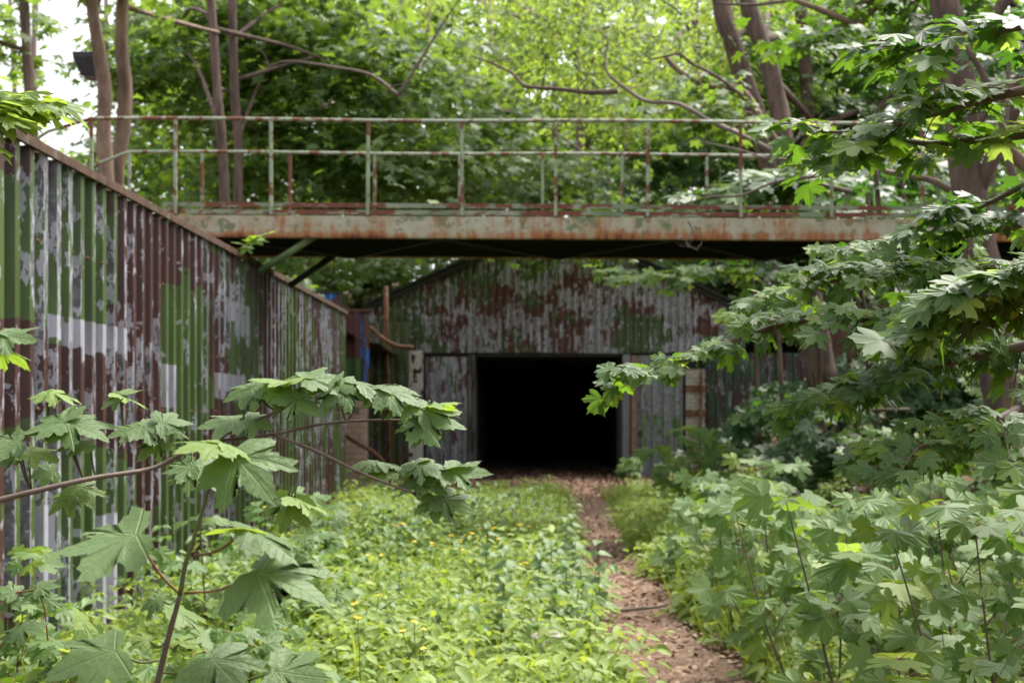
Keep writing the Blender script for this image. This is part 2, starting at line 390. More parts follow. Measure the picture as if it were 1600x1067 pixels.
# ------------------------------------------------------------------ corrugated sheets
def corrugated(W, z0, z1, pitch, depth, top=None, flat=.34, jag=0):
    """a sheet in the local XZ plane, ribs toward -Y, from x=0 to W; top(x) gives the upper edge"""
    xs = []; 
    n = int(math.ceil(W/pitch))
    prof = [(0, 0), (.5-flat-.08+.0, 0), (.5-flat+.02, 1), (.5+.0+flat*.35, 1), (.5+flat*.35+.1, 0)]
    pr = [(0.0,0),(.22,0),(.34,1),(.66,1),(.78,0)]
    pts = []
    for k in range(n+1):
        for a, d in pr:
            x = (k+a)*pitch
            if x > W+1e-6: break
            pts.append((x, -d*depth))
    if pts[-1][0] < W-1e-4: pts.append((W, pts[-1][1]))
    nz = 5; vs = []; fs = []
    for j in range(nz+1):
        for x, y in pts:
            zt = top(x) if top else z1
            if j == 0: z = z0 + (random.uniform(-jag, jag) if jag else 0)
            else: z = z0 + (zt-z0)*j/nz
            vs.append((x, y, z))
    m = len(pts)
    for j in range(nz):
        for q in range(m-1):
            fs.append((j*m+q, j*m+q+1, (j+1)*m+q+1, (j+1)*m+q))
    # the sheet's back, 2 mm behind
    nb = len(vs); vs += [(x, y+.003, z) for x, y, z in vs]
    fs += [tuple(nb+q for q in f)[::-1] for f in fs]
    return vs, fs

def sheet_obj(name, data, mat, parent, loc, rz=0, me=None, rx=0):
    if me is None:
        me = bpy.data.meshes.new(name); me.from_pydata(data[0], [], data[1]); me.update(); me.materials.append(mat)
    o = bpy.data.objects.new(name, me); C.objects.link(o); o.parent = parent
    o.location = Vector(loc)-parent.location; o.rotation_euler = (rx, 0, rz); return o

XW = -3.49; ZT = 3.46
wall_blobs = [  # (Y, z, rY, rz, + brown / - green)
    (9.3, 2.9, .5, .9, -.5), (9.2, 3.4, .9, .25, .6), (10.6, 2.75, .9, .62, -.9), (9.3, 1.9, .7, .35, .9), (11.0, 1.75, 1.0, .42, .9), (10.6, .8, 1.5, .65, -.9),
    (12.25, 2.6, .62, 1.15, 1.), (12.4, 1.2, .55, .5, .6), (14., 2.2, 1.15, .75, -.9), (13.9, 3.1, 1.5, .3, .8), (15.3, 2.3, .45, .6, .9), (16.6, 2.4, 1., .8, -.8),
    (13.5, .8, .7, .6, -.6), (15.3, 1.2, .8, .5, .6), (18.3, 2.7, .65, .8, .9), (20, 2., .9, .9, -.6), (9.3,.9,.5,.5,.5)]
wall_whites = [(10.9, 2.2, 1.0, .13, 1), (13.3, 1.9, .25, .2, 1), (16.3, 2.75, .6, .16, 1), (15.9, 1.95, .8, .12, 1), (9.9,.6,.2,.45,1), (11.4,.4,.25,.5,1)]
M['wall_paint'] = paint_metal('camouflage_wall_paint', 1, wall_blobs, .27, .03, .53, .9, 1.3, vs=.5, whites=wall_whites, greenlo=(.042,.080,.016), brown=(.056,.019,.018), fine=1.05)
fac_blobs = [(-1.3, 4.1, .9, .35, .6), (-.1, 4.75, .5, .35, -.6), (-2.1, 4.2, .5, .3, .4), (1.2, 4.75, 1.1, .5, .55), (-.4, 4.55, .8, .45, .5), (-2.0, 3.7, .45, .5, .6), (.8, 3.6, 1.1, .45, .6), (3., 3.7, .9, .4, -.5), (-3.3, 3.6, .5, .5, -.3), (4.2, 4.2, .8, .5, .6), (-3.6, 3.5, .35, .35, .6), (2.9,4.5,.6,.3,.5)]
M['facade_paint'] = paint_metal('camouflage_gable_paint', 0, fac_blobs, .19, -.03, .55, 1.6, .4, zk=2.3, bigw=1.3, bigs=.95, vs=1.1, greenlo=(.045,.075,.035), brown=(.085,.030,.024), fine=1.)
M['door_paint'] = paint_metal('grey_door_paint', 0, [], .30, .12, .86, 1.5, .3, zk=2., greenlo=(.05,.10,.035), whites=(), fine=1.2)
M['door_right'] = paint_metal('grey_door_paint_with_green_top', 0, [(3.1, 2.95, 1.0, .55, -.6), (3.55, 2.0, .12, 1.4, -.6), (3.4, 2.8, .2, .3, .8)], .30, .0, 1.05, .3, .2, zk=2., greenlo=(.05,.14,.03))
M['wing_paint'] = paint_metal('mossy_wing_paint', 0, [(-3.9, 2.6, .9, 1.8, -.4)], .22, .03, .45, .3, 1.2, greenlo=(.06,.075,.03), brown=(.10,.055,.035))
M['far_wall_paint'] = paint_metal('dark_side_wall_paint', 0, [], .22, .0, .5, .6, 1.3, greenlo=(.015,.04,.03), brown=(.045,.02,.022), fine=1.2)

wall = thing('corrugated_wall', 'long corrugated steel retaining wall with flaking green, brown and grey camouflage paint along the left', 'wall', (XW, 5.0, 0))
shm = None
nsh = 19
random.seed(3)
protos = []
for k in range(3):
    d = corrugated(1.085, -.85, ZT-.03, (.27), .095, jag=0)
    me = bpy.data.meshes.new('metal_sheet'); me.from_pydata(d[0], [], d[1]); me.update(); me.materials.append(M['wall_paint']); protos.append(me)
for k in range(nsh):
    y = 25.4 - (k+1)*1.08
    # local x -> world +Y ; ribs (-Y local) -> +X world : rotate +90 deg
    sheet_obj('metal_sheet', None, None, wall, (XW-.02+random.uniform(-.006,.006), y, random.uniform(-.02,.0)), math.radians(90)+random.uniform(-.003,.003), protos[k % 3])
for k in range(5):
    y1 = 25.44-k*4.1; y0 = y1-4.08
    MB().box(XW-.03, XW+.10, y0, y1, ZT, ZT+.018).box(XW+.095, XW+.106, y0, y1, ZT-.055, ZT+.001).build('coping_rail', M['rust_dark'], wall, bevel=.004)
b = MB()
for k in range(nsh*3):
    y = 25.4-(k+.5)*.36
    for z in (.5, 1.65, 2.8):
        b.tube([(XW+.06, y, z), (XW+.078, y, z)], [.014, .010], 6)
tag(b.build('bolt_head', M['rust'], wall), kind='stuff')
b = MB()
for k in range(8): b.box(XW-.22, XW-.08, 25.3-k*2.6-.08, 25.3-k*2.6, -.3, ZT-.02)
tag(b.build('backing_post', M['dark_steel'], wall), kind='stuff')

# set-back wall beyond its end
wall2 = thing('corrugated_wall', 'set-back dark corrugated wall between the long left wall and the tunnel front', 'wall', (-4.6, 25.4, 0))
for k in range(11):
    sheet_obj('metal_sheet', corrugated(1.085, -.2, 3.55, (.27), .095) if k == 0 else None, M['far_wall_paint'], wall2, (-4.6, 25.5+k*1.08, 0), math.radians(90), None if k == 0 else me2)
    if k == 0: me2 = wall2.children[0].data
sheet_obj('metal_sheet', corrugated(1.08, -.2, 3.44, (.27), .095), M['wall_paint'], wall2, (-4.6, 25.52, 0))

# ------------------------------------------------------------------ tunnel front
YF = 37.0; S = YF/F
def fx(px): return (px-840)*S
def fz(py): return EYE-(py-650)*S
por = thing('tunnel_portal', 'camouflaged corrugated steel gable around the open black tunnel mouth', 'building', (.35, YF, 0))
XL, XR = fx(578), fx(1163)
apx, apz = fx(868), fz(350)
zl, zr = fz(480), fz(487)
def roof(x): return zl+(apz-zl)*(x-XL)/(apx-XL) if x < apx else zr+(apz-zr)*(XR-x)/(XR-apx)
OX0, OX1, OZ = fx(738), fx(985), fz(553)
zs = fz(500)
nf = 10; wdt = (XR-XL)/nf
for k in range(nf):
    x = XL+k*wdt
    sheet_obj('metal_sheet', corrugated(wdt+.02, fz(551)+random.uniform(-.02,.01), zs+.04, .19, .055), M['facade_paint'], por, (x, YF+random.uniform(0,.01), 0))
    sheet_obj('metal_sheet', corrugated(wdt+.02, zs, None, .19, .055, top=lambda q, x=x: max(roof(x+q)-.03, zs+.01)), M['facade_paint'], por, (x, YF-.02+random.uniform(0,.008), 0))
for a, c in (((XL-.15, zl-.05), (apx, apz+.02)), ((XR+.15, zr-.07), (apx, apz+.02))):
    MB().bar((a[0], YF-.14, a[1]), (c[0], YF-.14, c[1]), .10, .14).bar((a[0], YF+.2, a[1]+.10), (c[0], YF+.2, c[1]+.10), .9, .05).build('roof_edge', M['dark_steel'], por)
MB().box(XL, XR, YF+.05, YF+.15, fz(551)-.10, fz(551)+.04).build('lintel_beam', M['dark_steel'], por)
for a_, c_ in ((fx(520), OX0-.02), (OX1+.02, fx(1260))):
    MB().box(a_, c_, YF+.16, YF+.24, -.2, 3.22).build('backing_wall', M['dark_steel'], por)
# tunnel lining, going back under the hill
for nm, bx_ in (('tunnel_wall', (OX0-.25, OX0-.01, YF+.12, YF+42, -.1, OZ+.2)), ('tunnel_wall', (OX1+.01, OX1+.25, YF+.12, YF+42, -.1, OZ+.2)),
               ('tunnel_ceiling', (OX0-.01, OX1+.01, YF+.16, YF+42, OZ+.01, OZ+.25)), ('tunnel_end', (OX0-.3, OX1+.3, YF+42.01, YF+42.3, -.2, OZ+.3))):
    MB().box(*bx_).build(nm, M['tunnel'], por)
fl = MB().box(OX0-.01, OX1+.01, YF+.3, YF+42, -.1, .012).build('tunnel_floor', M['tunnel'], por)
MB().box(OX1-.19, OX1-.005, YF+.02, YF+3.2, .0, OZ-.01).build('door_reveal', simple('bare_grey_sheet', (.26,.26,.29), (.36,.36,.40), 3, .5, .2, .004, (1,1,.5)), por)
MB().box(OX0+.005, OX0+.06, YF+.02, YF+1.6, .0, OZ-.01).build('door_reveal', M['concrete'], por)
# left leaf of the door, white post, mossy wing
dl = thing('tunnel_door', 'grey corrugated steel door leaf with brown flaking, left of the tunnel mouth', 'door', (fx(665), YF-.12, 0))
n = 2; wdt = (fx(735)-fx(666))/n
for k in range(n): sheet_obj('metal_sheet', corrugated(wdt+.01, .03, fz(558), .29, .05), M['door_paint'], dl, (fx(666)+k*wdt, YF-.12, 0))
MB().box(fx(732), fx(737.5), YF-.19, YF-.10, .02, fz(556)).build('door_frame', M['concrete'], dl, bevel=.006)
MB().box(fx(663.5), fx(666), YF-.19, YF-.10, .02, fz(556)).build('door_frame', M['dark_steel'], dl)
wp = tag(MB().box(fx(640), fx(662), YF-.24, YF-.06, -.05, fz(549)).build('steel_post', M['whitepost'], bevel=.012), 'broad white post spotted with brown flaking, left of the grey door leaf', 'post')
dr = thing('tunnel_door', 'plain grey corrugated door leaf with green top, right of the tunnel mouth', 'door', (fx(990), YF-.12, 0))
n = 2; wdt = (fx(1066)-fx(995))/n
for k in range(n): sheet_obj('metal_sheet', corrugated(wdt+.01, .05, fz(556), .30, .06), M['door_right'], dr, (fx(995)+k*wdt, YF-.12+k*.01, 0))
MB().box(fx(986), fx(994), YF-.2, YF-.08, .02, fz(556)).build('door_frame', simple('rusty_door_frame', (.24,.14,.09), (.33,.22,.16), 8, .8, .4), dr, bevel=.006)
wing = thing('wing_wall', 'mossy brown-green corrugated wing wall left of the white post', 'wall', (fx(575), YF-.35, 0))
for k in range(2): sheet_obj('metal_sheet', corrugated(.56, -.1, fz(505), .21, .04), M['wing_paint'], wing, (fx(574)+k*.55, YF-.35+k*.012, 0))
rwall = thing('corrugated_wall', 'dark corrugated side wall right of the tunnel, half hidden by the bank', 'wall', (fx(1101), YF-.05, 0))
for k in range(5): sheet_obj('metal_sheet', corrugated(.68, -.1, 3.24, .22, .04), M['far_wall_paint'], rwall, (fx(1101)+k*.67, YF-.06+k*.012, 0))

# ------------------------------------------------------------------ brick pillars
def brick_pillar(label, xa, xb, yf, depth, z0, z1, bw, bh, mat, lean=0, skip=0):
    t = thing('brick_pillar', label, 'pillar', ((xa+xb)/2, yf+depth/2, z0))
    MB().box(xa+.012, xb-.012, yf+.012, yf+depth, z0, z1-.02).build('mortar', M['mortar'], t)
    me = None; rows = int((z1-z0)/bh)
    for r in range(rows):
        x = xa - (bw/2 if r % 2 else 0)
        while x < xb-.01:
            a = max(x, xa); c = min(x+bw, xb); x += bw
            if c-a < .05 or random.random() < skip: continue
            wv_ = c-a-.012
            key = round(wv_, 3)
            if key not in brick_cache.setdefault(mat.name+str(bh), {}):
                m_ = MB().box(-.5*wv_, .5*wv_, 0, .10, 0, bh-.012).build('brick', mat, None, loc=(0,0,0))
                brick_cache[mat.name+str(bh)][key] = m_.data; bpy.data.objects.remove(m_)
            o = bpy.data.objects.new('brick', brick_cache[mat.name+str(bh)][key]); C.objects.link(o); o.parent = t
            o.location = Vector(((a+c)/2, yf+random.uniform(-.012,.006), z0+r*bh+.006))-t.location
            o.rotation_euler = (0, 0, random.uniform(-.02,.02))
    return t
brick_cache = {}
YP = 28.4; SP = YP/F
pxl = (529-840)*SP; pxr = (572-840)*SP
pl = brick_pillar('worn buff brick pillar below the brown and green steel panel', pxl, pxr, YP, .5, -.05, EYE-(624-650)*SP, .27, .13, M['brick'], skip=.05)
pr_ = brick_pillar('pale brick pillar with two brown bands, right of the tunnel door', fx(1070), fx(1101), YF-.2, .3, -.05, fz(575), .24, .105, M['brick_pale'], skip=.03)
for py in (607, 645): MB().box(fx(1069), fx(1102), YF-.235, YF-.19, fz(py+6), fz(py-5)).build('steel_band', M['rust'], pr_)
MB().bar((fx(1091), YF-.26, .1), (fx(1094), YF-.26, fz(580)), .06, .05).build('steel_strap', M['rust'], pr_)

pan = thing('metal_screen', 'steel panel painted brown above green, standing over the buff brick pillar', 'screen', ((535-840)*SP, YP, 1.9))
zt_ = EYE-(487-650)*SP; zb_ = EYE-(622-650)*SP
sheet_obj('metal_sheet', corrugated((563-533)*SP, zb_, zt_, .20, .04), M['brown_green'], pan, ((533-840)*SP, YP+.02, 0))
M['brown_plain'] = simple('brown_edge_paint', (.08,.03,.027), (.12,.045,.038), 5, .7, .3)
MB().box((531-840)*SP, (578-840)*SP, YP-.03, YP+.08, zt_-.0, zt_+.05).build('top_rail', M['brown_plain'], pan)
bs = thing('blue_sheet', 'narrow upright strip of flaked blue sheet beside the brown and green panel', 'panel', ((570-840)*SP, YP+.1, 0))
sheet_obj('metal_sheet', corrugated((577-563)*SP, zb_+.05, zt_-.03, .2, .03), M['blue'], bs, ((562.5-840)*SP, YP+.06, 0))
YB = 26.6; SB = YB/F
bt = thing('blue_sheet', 'bright blue corrugated sheet rising behind the far end of the left wall', 'panel', ((515-840)*SB, YB, 0))
sheet_obj('metal_sheet', corrugated((534-494)*SB, .0, EYE-(459-650)*SB, .19, .045), M['blue'], bt, ((494-840)*SB, YB, 0))
MB().box((493-840)*SB, (535-840)*SB, YB-.05, YB+.03, EYE-(459-650)*SB, EYE-(456-650)*SB).box((534.5-840)*SB, (536.5-840)*SB, YB-.05, YB+.03, 2.5, EYE-(456-650)*SB).build('edge_rail', M['dark_steel'], bt)

Yr = 35.4
tag(MB().tube([P(603, 447, Yr), P(604, 545, Yr), P(607, 640, Yr), P(608, 742, Yr)], .055, 8).build('rusty_post', M['rust'], smooth=True), 'thin rusty upright pipe standing in front of the left roof edge', 'post')
tag(MB().tube(catmull([P(578, 512, Yr-.2), P(592, 524, Yr-.2), P(606, 534, Yr-.25), P(622, 541, Yr-.2), P(645, 543, Yr)], 5), .055, 8).build('bent_pipe', M['rust'], smooth=True), 'bent rusty pipe sagging toward the gable corner', 'pipe')
tag(MB().tube([P(528, 672, 27.5), P(556, 690, 27.5), P(583, 706, 27.5), P(600, 722, 27.5)], .045, 8).build('rusty_pipe', M['rust'], smooth=True), 'slanting rusty pipe across the buff brick pillar', 'pipe')
tag(MB().box(fx(666), fx(672), YF-1.6, YF-1.5, .02, .03).build('threshold_plate', M['rust']), 'small rusty plate lying before the left door leaf', 'plate')

# ------------------------------------------------------------------ footbridge
Y1 = 16.3; Y2 = 18.4; S1 = Y1/F; S2 = Y2/F
def slope(x): return -.0055*(x+3)                       # the span dips slightly to the right
br = thing('footbridge', 'rusty steel footbridge with pipe railings crossing high over the overgrown cutting', 'bridge', (-3.6, Y1, 3.67))
ZB, ZG = 3.66, 3.885
xa, xb = -4.4, 9.0
def sl(v): return (v[0], v[1], v[2]+slope(v[0]))
def girder(y, face):
    b = MB(); b.box(xa, xb, y-.006, y+.006, ZB, ZG).box(xa, xb, min(y, y+face*.10), max(y, y+face*.10), ZG, ZG+.012).box(xa, xb, min(y, y+face*.10), max(y, y+face*.10), ZB-.012, ZB)
    b.v = [sl(v) for v in b.v]; return b.build('girder', M['girder'], br)
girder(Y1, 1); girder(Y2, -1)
b = MB()
for k in range(4): pass
for k in range(11):
    xx = xa+k*(xb-xa)/11
    q = MB().box(xx+.004, xx+(xb-xa)/11-.004, Y1+.105, Y2-.105, ZG-.10, ZG-.07); q.v = [sl(v) for v in q.v]
    q.build('deck_plate', M['dark_steel'], br)
for k in range(10):
    x = xa+.7+k*1.32
    MB().box(x-.04, x+.04, Y1+.008, Y2-.008, ZB+.01+slope(x), ZG-.11+slope(x)).build('cross_beam', M['green_steel'], br)
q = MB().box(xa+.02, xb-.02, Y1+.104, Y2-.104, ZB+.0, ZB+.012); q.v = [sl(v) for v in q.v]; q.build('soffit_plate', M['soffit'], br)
b = MB()
for k in range(0, 9, 2):
    x = xa+.7+k*1.32
    b.bar((x, Y1+.05, ZB-.02+slope(x)), (x+1.32, Y2-.05, ZB-.02+slope(x)), .05, .03); b.bar((x+2.64, Y1+.05, ZB-.02+slope(x)), (x+1.33, Y2-.05, ZB-.02+slope(x)), .05, .03)
b.build('wind_bracing', M['dark_steel'], br)
ZR = 5.0
nearp = [142, 273, 423, 574, 722, 868, 1012, 1158, 1300, 1442, 1585, 1730]
farp = [203, 317, 453, 586, 718, 848, 972, 1104, 1235, 1362, 1492, 1620]
for lst, s_, y_ in ((nearp, S1, Y1+.02), (farp, S2, Y2-.02)):
    xs_ = [(p-840)*s_ for p in lst]
    zt = ZR-.02
    for j, x in enumerate(xs_):
        z0_ = ZG+.014 if x > -4.3 else 3.2
        MB().bar((x, y_, z0_+slope(x)), (x+random.uniform(-.01,.01), y_, ZR+slope(x)-.01), .036, .036).build('post', M['post'] if random.random() < .6 else M['rail'], br)
        MB().box(x-.05, x+.05, y_-.035, y_+.05, ZG+.013+slope(x), ZG+.024+slope(x)).build('foot_plate', M['rust'], br)
    pts = [Vector((xs_[0]+d, y_, ZR+slope(xs_[0]+d)+.008*math.sin(d*1.3))) for d in np.arange(0, 12.5, .5)]
    bend = [(xs_[0]-.49, y_-.02, ZR-.14), (xs_[0]-.9, y_-.05, ZR-.42)]
    if s_ == S2: bend = [(xs_[0]-.47, y_-.02, ZR-.17), (xs_[0]-.55, y_-.2, ZR-.25)]
    MB().tube(bend[::-1]+pts, .021, 8).build('handrail', M['rail'], br, smooth=True)
for zz, col in ((ZG+.035, 'toe'), (ZG+.115, 'toe')):
    for k in range(6):
        q = MB().box(xa+.1+k*2.1, xa+.1+k*2.1+2.09, Y1+.045, Y1+.055, zz-.0, zz+.052).box(xa+.1+k*2.1, xa+.1+k*2.1+2.09, Y1+.056, Y1+.085, zz+.044, zz+.052)
        q.v = [sl(v) for v in q.v]; q.build('toe_board', M[col], br)
b = MB().box(xa+.1, xb-.1, Y2-.06, Y2-.05, ZG+.02, ZG+.12); b.v = [sl(v) for v in b.v]; b.build('toe_board', M['toe'], br)
for (a, c, y, m_) in (((497, 366), (405, 425), Y1+.1, 'green_steel'), ((522, 399), (452, 447), Y2-.1, 'dark_steel'), ((1278, 368), (1362, 432), Y1+.1, 'green_steel'), ((1212, 399), (1300, 462), Y2-.1, 'dark_steel')):
    MB().tube([P(*a, y), P(*c, y)], .042, 10).build('strut', M[m_], br, smooth=True)


for px in (583, 930, 1232):
    x = (px-840)*S1; MB().box(x-.045, x+.045, Y1-.014, Y1-.0062, ZB+.008+slope(x), ZG-.004+slope(x)).build('joint_plate', M['girder'], br)
# ------------------------------------------------------------------ lamp
Yl = 20.6
la = thing('street_lamp', 'boxy dark lamp head on a pole behind the left curved trunk', 'lamp', P(158, 300, Yl))
MB().tube([P(158, 440, Yl), P(158, 200, Yl), P(156, 98, Yl)], .045, 8).build('lamp_pole', M['dark_steel'], la, smooth=True)
h = MB(); a = P(119, 86, Yl); c = P(160, 122, Yl)
h.add([(a.x, Yl-.2, a.z), (c.x, Yl-.2, a.z), (c.x, Yl+.2, a.z), (a.x, Yl+.2, a.z), (a.x+.02, Yl-.22, a.z-.09), (c.x, Yl-.22, a.z-.09), (c.x, Yl+.22, a.z-.09), (a.x+.02, Yl+.22, a.z-.09),
       (a.x+.12, Yl-.17, c.z), (c.x, Yl-.17, c.z), (c.x, Yl+.17, c.z), (a.x+.12, Yl+.17, c.z)],
      [(0,1,2,3),(0,4,5,1),(1,5,6,2),(2,6,7,3),(3,7,4,0),(4,8,9,5),(5,9,10,6),(6,10,11,7),(7,11,8,4),(8,11,10,9)])
h.build('lamp_housing', M['black_plastic'], la, bevel=.01)
MB().box(a.x+.15, c.x-.03, Yl-.15, Yl+.15, c.z-.012, c.z+.004).build('lamp_glass', M['glass'], la)

# ------------------------------------------------------------------ leaves
HALF = [(0,1.0),(.055,.90),(.10,.875),(.12,.79),(.175,.755),(.19,.66),(.235,.62),(.225,.52),(.30,.53),(.33,.57),(.42,.555),(.50,.62),(.60,.60),(.72,.66),
        (.665,.535),(.70,.465),(.60,.395),(.605,.32),(.54,.265),(.48,.19),(.54,.15),(.60,.145),(.62,.08),(.74,.03),(.63,-.03),(.60,-.10),(.48,-.12),(.42,-.19),(.30,-.16),(.14,-.15),(.05,-.06)]
HALF_M = [(0,1.0),(.07,.84),(.16,.80),(.19,.62),(.20,.48),(.38,.56),(.45,.70),(.55,.60),(.74,.60),(.62,.44),(.60,.32),(.38,.18),(.58,.15),(.66,.02),(.55,-.08),(.30,-.16),(.06,-.08)]
HALF_F = [(0,1.0),(.16,.74),(.15,.45),(.48,.66),(.66,.60),(.40,.20),(.62,.02),(.30,-.15),(.04,-.05)]
def leaf_geo(half, ring=True, droop=.12, fold=.04, seed=0, cup=0.):
    r_ = random.Random(seed)
    out = half + [(-x, y) for x, y in half[:0:-1]]
    if half[-1][0] > 0: pass
    out = [(x*(1+r_.uniform(-.09,.09))+r_.uniform(-.012,.012), y*(1+r_.uniform(-.06,.06))+r_.uniform(-.012,.012)) for x, y in out] if seed else out
    cx, cy = 0, .1
    wv = r_.uniform(.03,.12) if seed else .04
    ph = r_.uniform(0, 6)
    def z(x, y):
        rr = math.hypot(x, y-.1); a = math.atan2(x, y)
        return -droop*rr*rr - fold*rr*math.cos(abs(a)*4+.2)*.5 + wv*math.sin(3*a+ph)*rr*(.4+rr) + cup*abs(x)
    vs = [(cx, cy, z(cx, cy))]; fs = []
    n = len(out)
    if ring:
        for x, y in out:
            q = (cx+(x-cx)*.55, cy+(y-cy)*.55); vs.append((q[0], q[1], z(*q)))
        for x, y in out: vs.append((x, y, z(x, y)))
        for k in range(n):
            k2 = (k+1) % n
            fs.append((0, 1+k2, 1+k)); fs.append((1+k, 1+k2, 1+n+k2, 1+n+k))
    else:
        for x, y in out: vs.append((x, y, z(x, y)))
        for k in range(n): fs.append((0, 1+(k+1) % n, 1+k))
    return vs, fs
def mesh_of(name, geo, mat, smooth=True):
    me = bpy.data.meshes.new(name); me.from_pydata(geo[0], [], geo[1]); me.update()
    if smooth: me.polygons.foreach_set('use_smooth', [True]*len(me.polygons))
    me.materials.append(mat); return me
LM = {}
for key, mat in (('leaf_hero', M['leaf_hero']), ('leaf_young', M['leaf_young'])):
    LM[key] = [mesh_of('leaf', leaf_geo(HALF, True, .05+.06*k, .05, k+1), mat) for k in range(6)]
for key in ('leaf_maple', 'leaf_shrub', 'leaf_dark', 'leaf_bright'):
    LM[key] = [mesh_of('leaf', leaf_geo(HALF_M, False, .03+.06*k, .03, k+1), M[key], False) for k in range(6)]
OV = [(0,1),(.22,.72),(.34,.42),(.30,.15),(.10,0)]
LM['oval'] = [mesh_of('leaf', leaf_geo(OV, False, .25, 0, k, .25), M['herb']) for k in range(2)]
LM['nettle'] = [mesh_of('leaf', leaf_geo([(0,1),(.10,.82),(.20,.72),(.22,.60),(.32,.50),(.33,.38),(.40,.28),(.36,.12),(.2,.0)], False, .28, .0, k, .22), M['herb_blue']) for k in range(2)]

def basis(nrm, tip):
    y = tip.normalized(); z = (nrm - y*nrm.dot(y))
    if z.length < 1e-4: z = y.orthogonal()
    z.normalize(); x = y.cross(z); return Matrix((x, y, z)).transposed()
def leaf_obj(parent, kind, base, tip, nrm, size, wide=1.):
    me = random.choice(LM[kind]); o = bpy.data.objects.new('leaf', me); C.objects.link(o); o.parent = parent
    R = basis(Vector(nrm), Vector(tip))
    o.rotation_mode = 'QUATERNION'; o.rotation_quaternion = R.to_quaternion()
    o.location = Vector(base)-parent.location; o.scale = (size*wide, size, size); return o

# ---- hand-placed sycamore twigs in the foreground
def hero(parent, stems, bx, by, tx, ty, Y, dY, frm, kind='leaf_hero', nrm=(0,-.55,1), wide=1., red=False):
    b_ = P(bx, by, Y); t_ = P(tx, ty, Y+dY)
    d = t_-b_; size = d.length
    leaf_obj(parent, kind, b_, d, nrm, size, wide)
    if frm is not None:
        a = P(*frm, Y+(.03 if len(frm) == 2 else 0)); m = (a+b_)/2+Vector((0, 0, -.012))
        (stems[1] if red else stems[0]).tube(catmull([a, m, b_], 3), [.0022]*6+[.0016], 5)
def P3(*a): return P(*a)
YA = 2.35
sA = thing('sycamore_sapling', 'nearest sycamore sapling with big flat leaves, rising from the bottom edge at left', 'sapling', P(240, 1100, YA))
stA = [MB(), MB()]
st = catmull([P(236, 1110, YA), P(262, 1000, YA), (P(281, 930, YA)), P(290, 880, YA), P(310, 820, YA), P(327, 762, YA), P(340, 722, YA)], 5)
stl = MB().tube(st[:11], [.0055-.00015*i for i in range(11)], 8); stl.build('stem', M['twig'], sA, smooth=True)
MB().tube(st[10:], [.0042-.0001*i for i in range(len(st)-10)], 8).build('stem', M['stem'], sA, smooth=True)
for a in [ (213,835,68,872,YA,-.03,(281,928),'leaf_hero',(.1,-.35,1),1.05,True),
           (402,893,522,925,YA,-.04,(288,926),'leaf_hero',(-.05,-.38,1),1.1,True),
           (366,712,428,772,YA,-.06,(340,724),'leaf_hero',(-.2,-.7,1),1.,False),
           (340,694,268,700,YA,-.05,(338,724),'leaf_young',(0,-.35,1),1.,False),
           (345,692,402,700,YA,.05,(338,724),'leaf_young',(0,-.35,1),.9,False),
           (384,826,318,826,YA,.05,(303,868),'leaf_young',(0,.25,1),.8,True),
           (384,828,500,852,YA,.04,(303,868),'leaf_hero',(-.1,-.25,1),.9,False),
           (180,1016,60,1052,YA,-.04,(255,1030),'leaf_hero',(.1,-.4,1),1.1,False),
           (330,1028,392,1082,YA,-.04,(250,1050),'leaf_hero',(0,-.45,1),1.2,False),
           (250,935,213,948,YA+.1,0,(281,930),'leaf_hero',(0,-.6,1),1.1,False),
           (232,1000,196,990,YA+.1,0,(262,1000),'leaf_young',(0,-.4,1),1.1,False),
           (280,1005,292,985,YA+.05,.03,(262,1000),'leaf_young',(0,-.4,1),1.1,False),
           (262,950,330,962,YA+.15,.06,(275,950),'leaf_hero',(0,-.5,1),1.,False),
           (430,1048,520,1062,YA+.2,0,(250,1080),'leaf_hero',(0,-.7,1),1.,False),
           (120,962,160,985,YA+.2,.03,None,'leaf_young',(0,-.5,1),1.,False),
         ]: hero(sA, stA, *a)
stA[0].build('petiole', M['stem'], sA, smooth=True); stA[1].build('petiole', M['stem_red'], sA, smooth=True)
for o in sA.children:
    if o.name.startswith('petiole'): o['kind'] = 'stuff'

YB_ = 2.95
sB = thing('sycamore_branch', 'long thin sycamore branch reaching in from the left edge across the wall', 'branch', P(-30, 790, YB_))
stB = [MB(), MB()]
main = catmull([P(-30, 788, YB_-.2), P(60, 766, YB_-.15), P(150, 746, YB_-.1), P(240, 731, YB_), P(300, 700, YB_), P(350, 688, YB_), P(430, 678, YB_), P(500, 663, YB_), P(570, 657, YB_+.03), P(650, 656, YB_+.05)], 4)
MB().tube(main, [.0058-.0001*i for i in range(len(main))], 8).build('stem', M['twig'], sB, smooth=True)
low = catmull([P(425, 678, YB_), P(470, 695, YB_-.02), P(510, 712, YB_-.04), P(560, 737, YB_-.05), P(610, 757, YB_-.05), P(645, 770, YB_-.05)], 4)
MB().tube(low, [.004-.0001*i for i in range(len(low))], 7).build('stem', M['twig'], sB, smooth=True)
up = catmull([P(330, 692, YB_), P(365, 672, YB_), P(400, 656, YB_), P(440, 640, YB_), P(452, 618, YB_)], 4)
MB().tube(up, [.003]*len(up), 6).build('stem', M['twig'], sB, smooth=True)
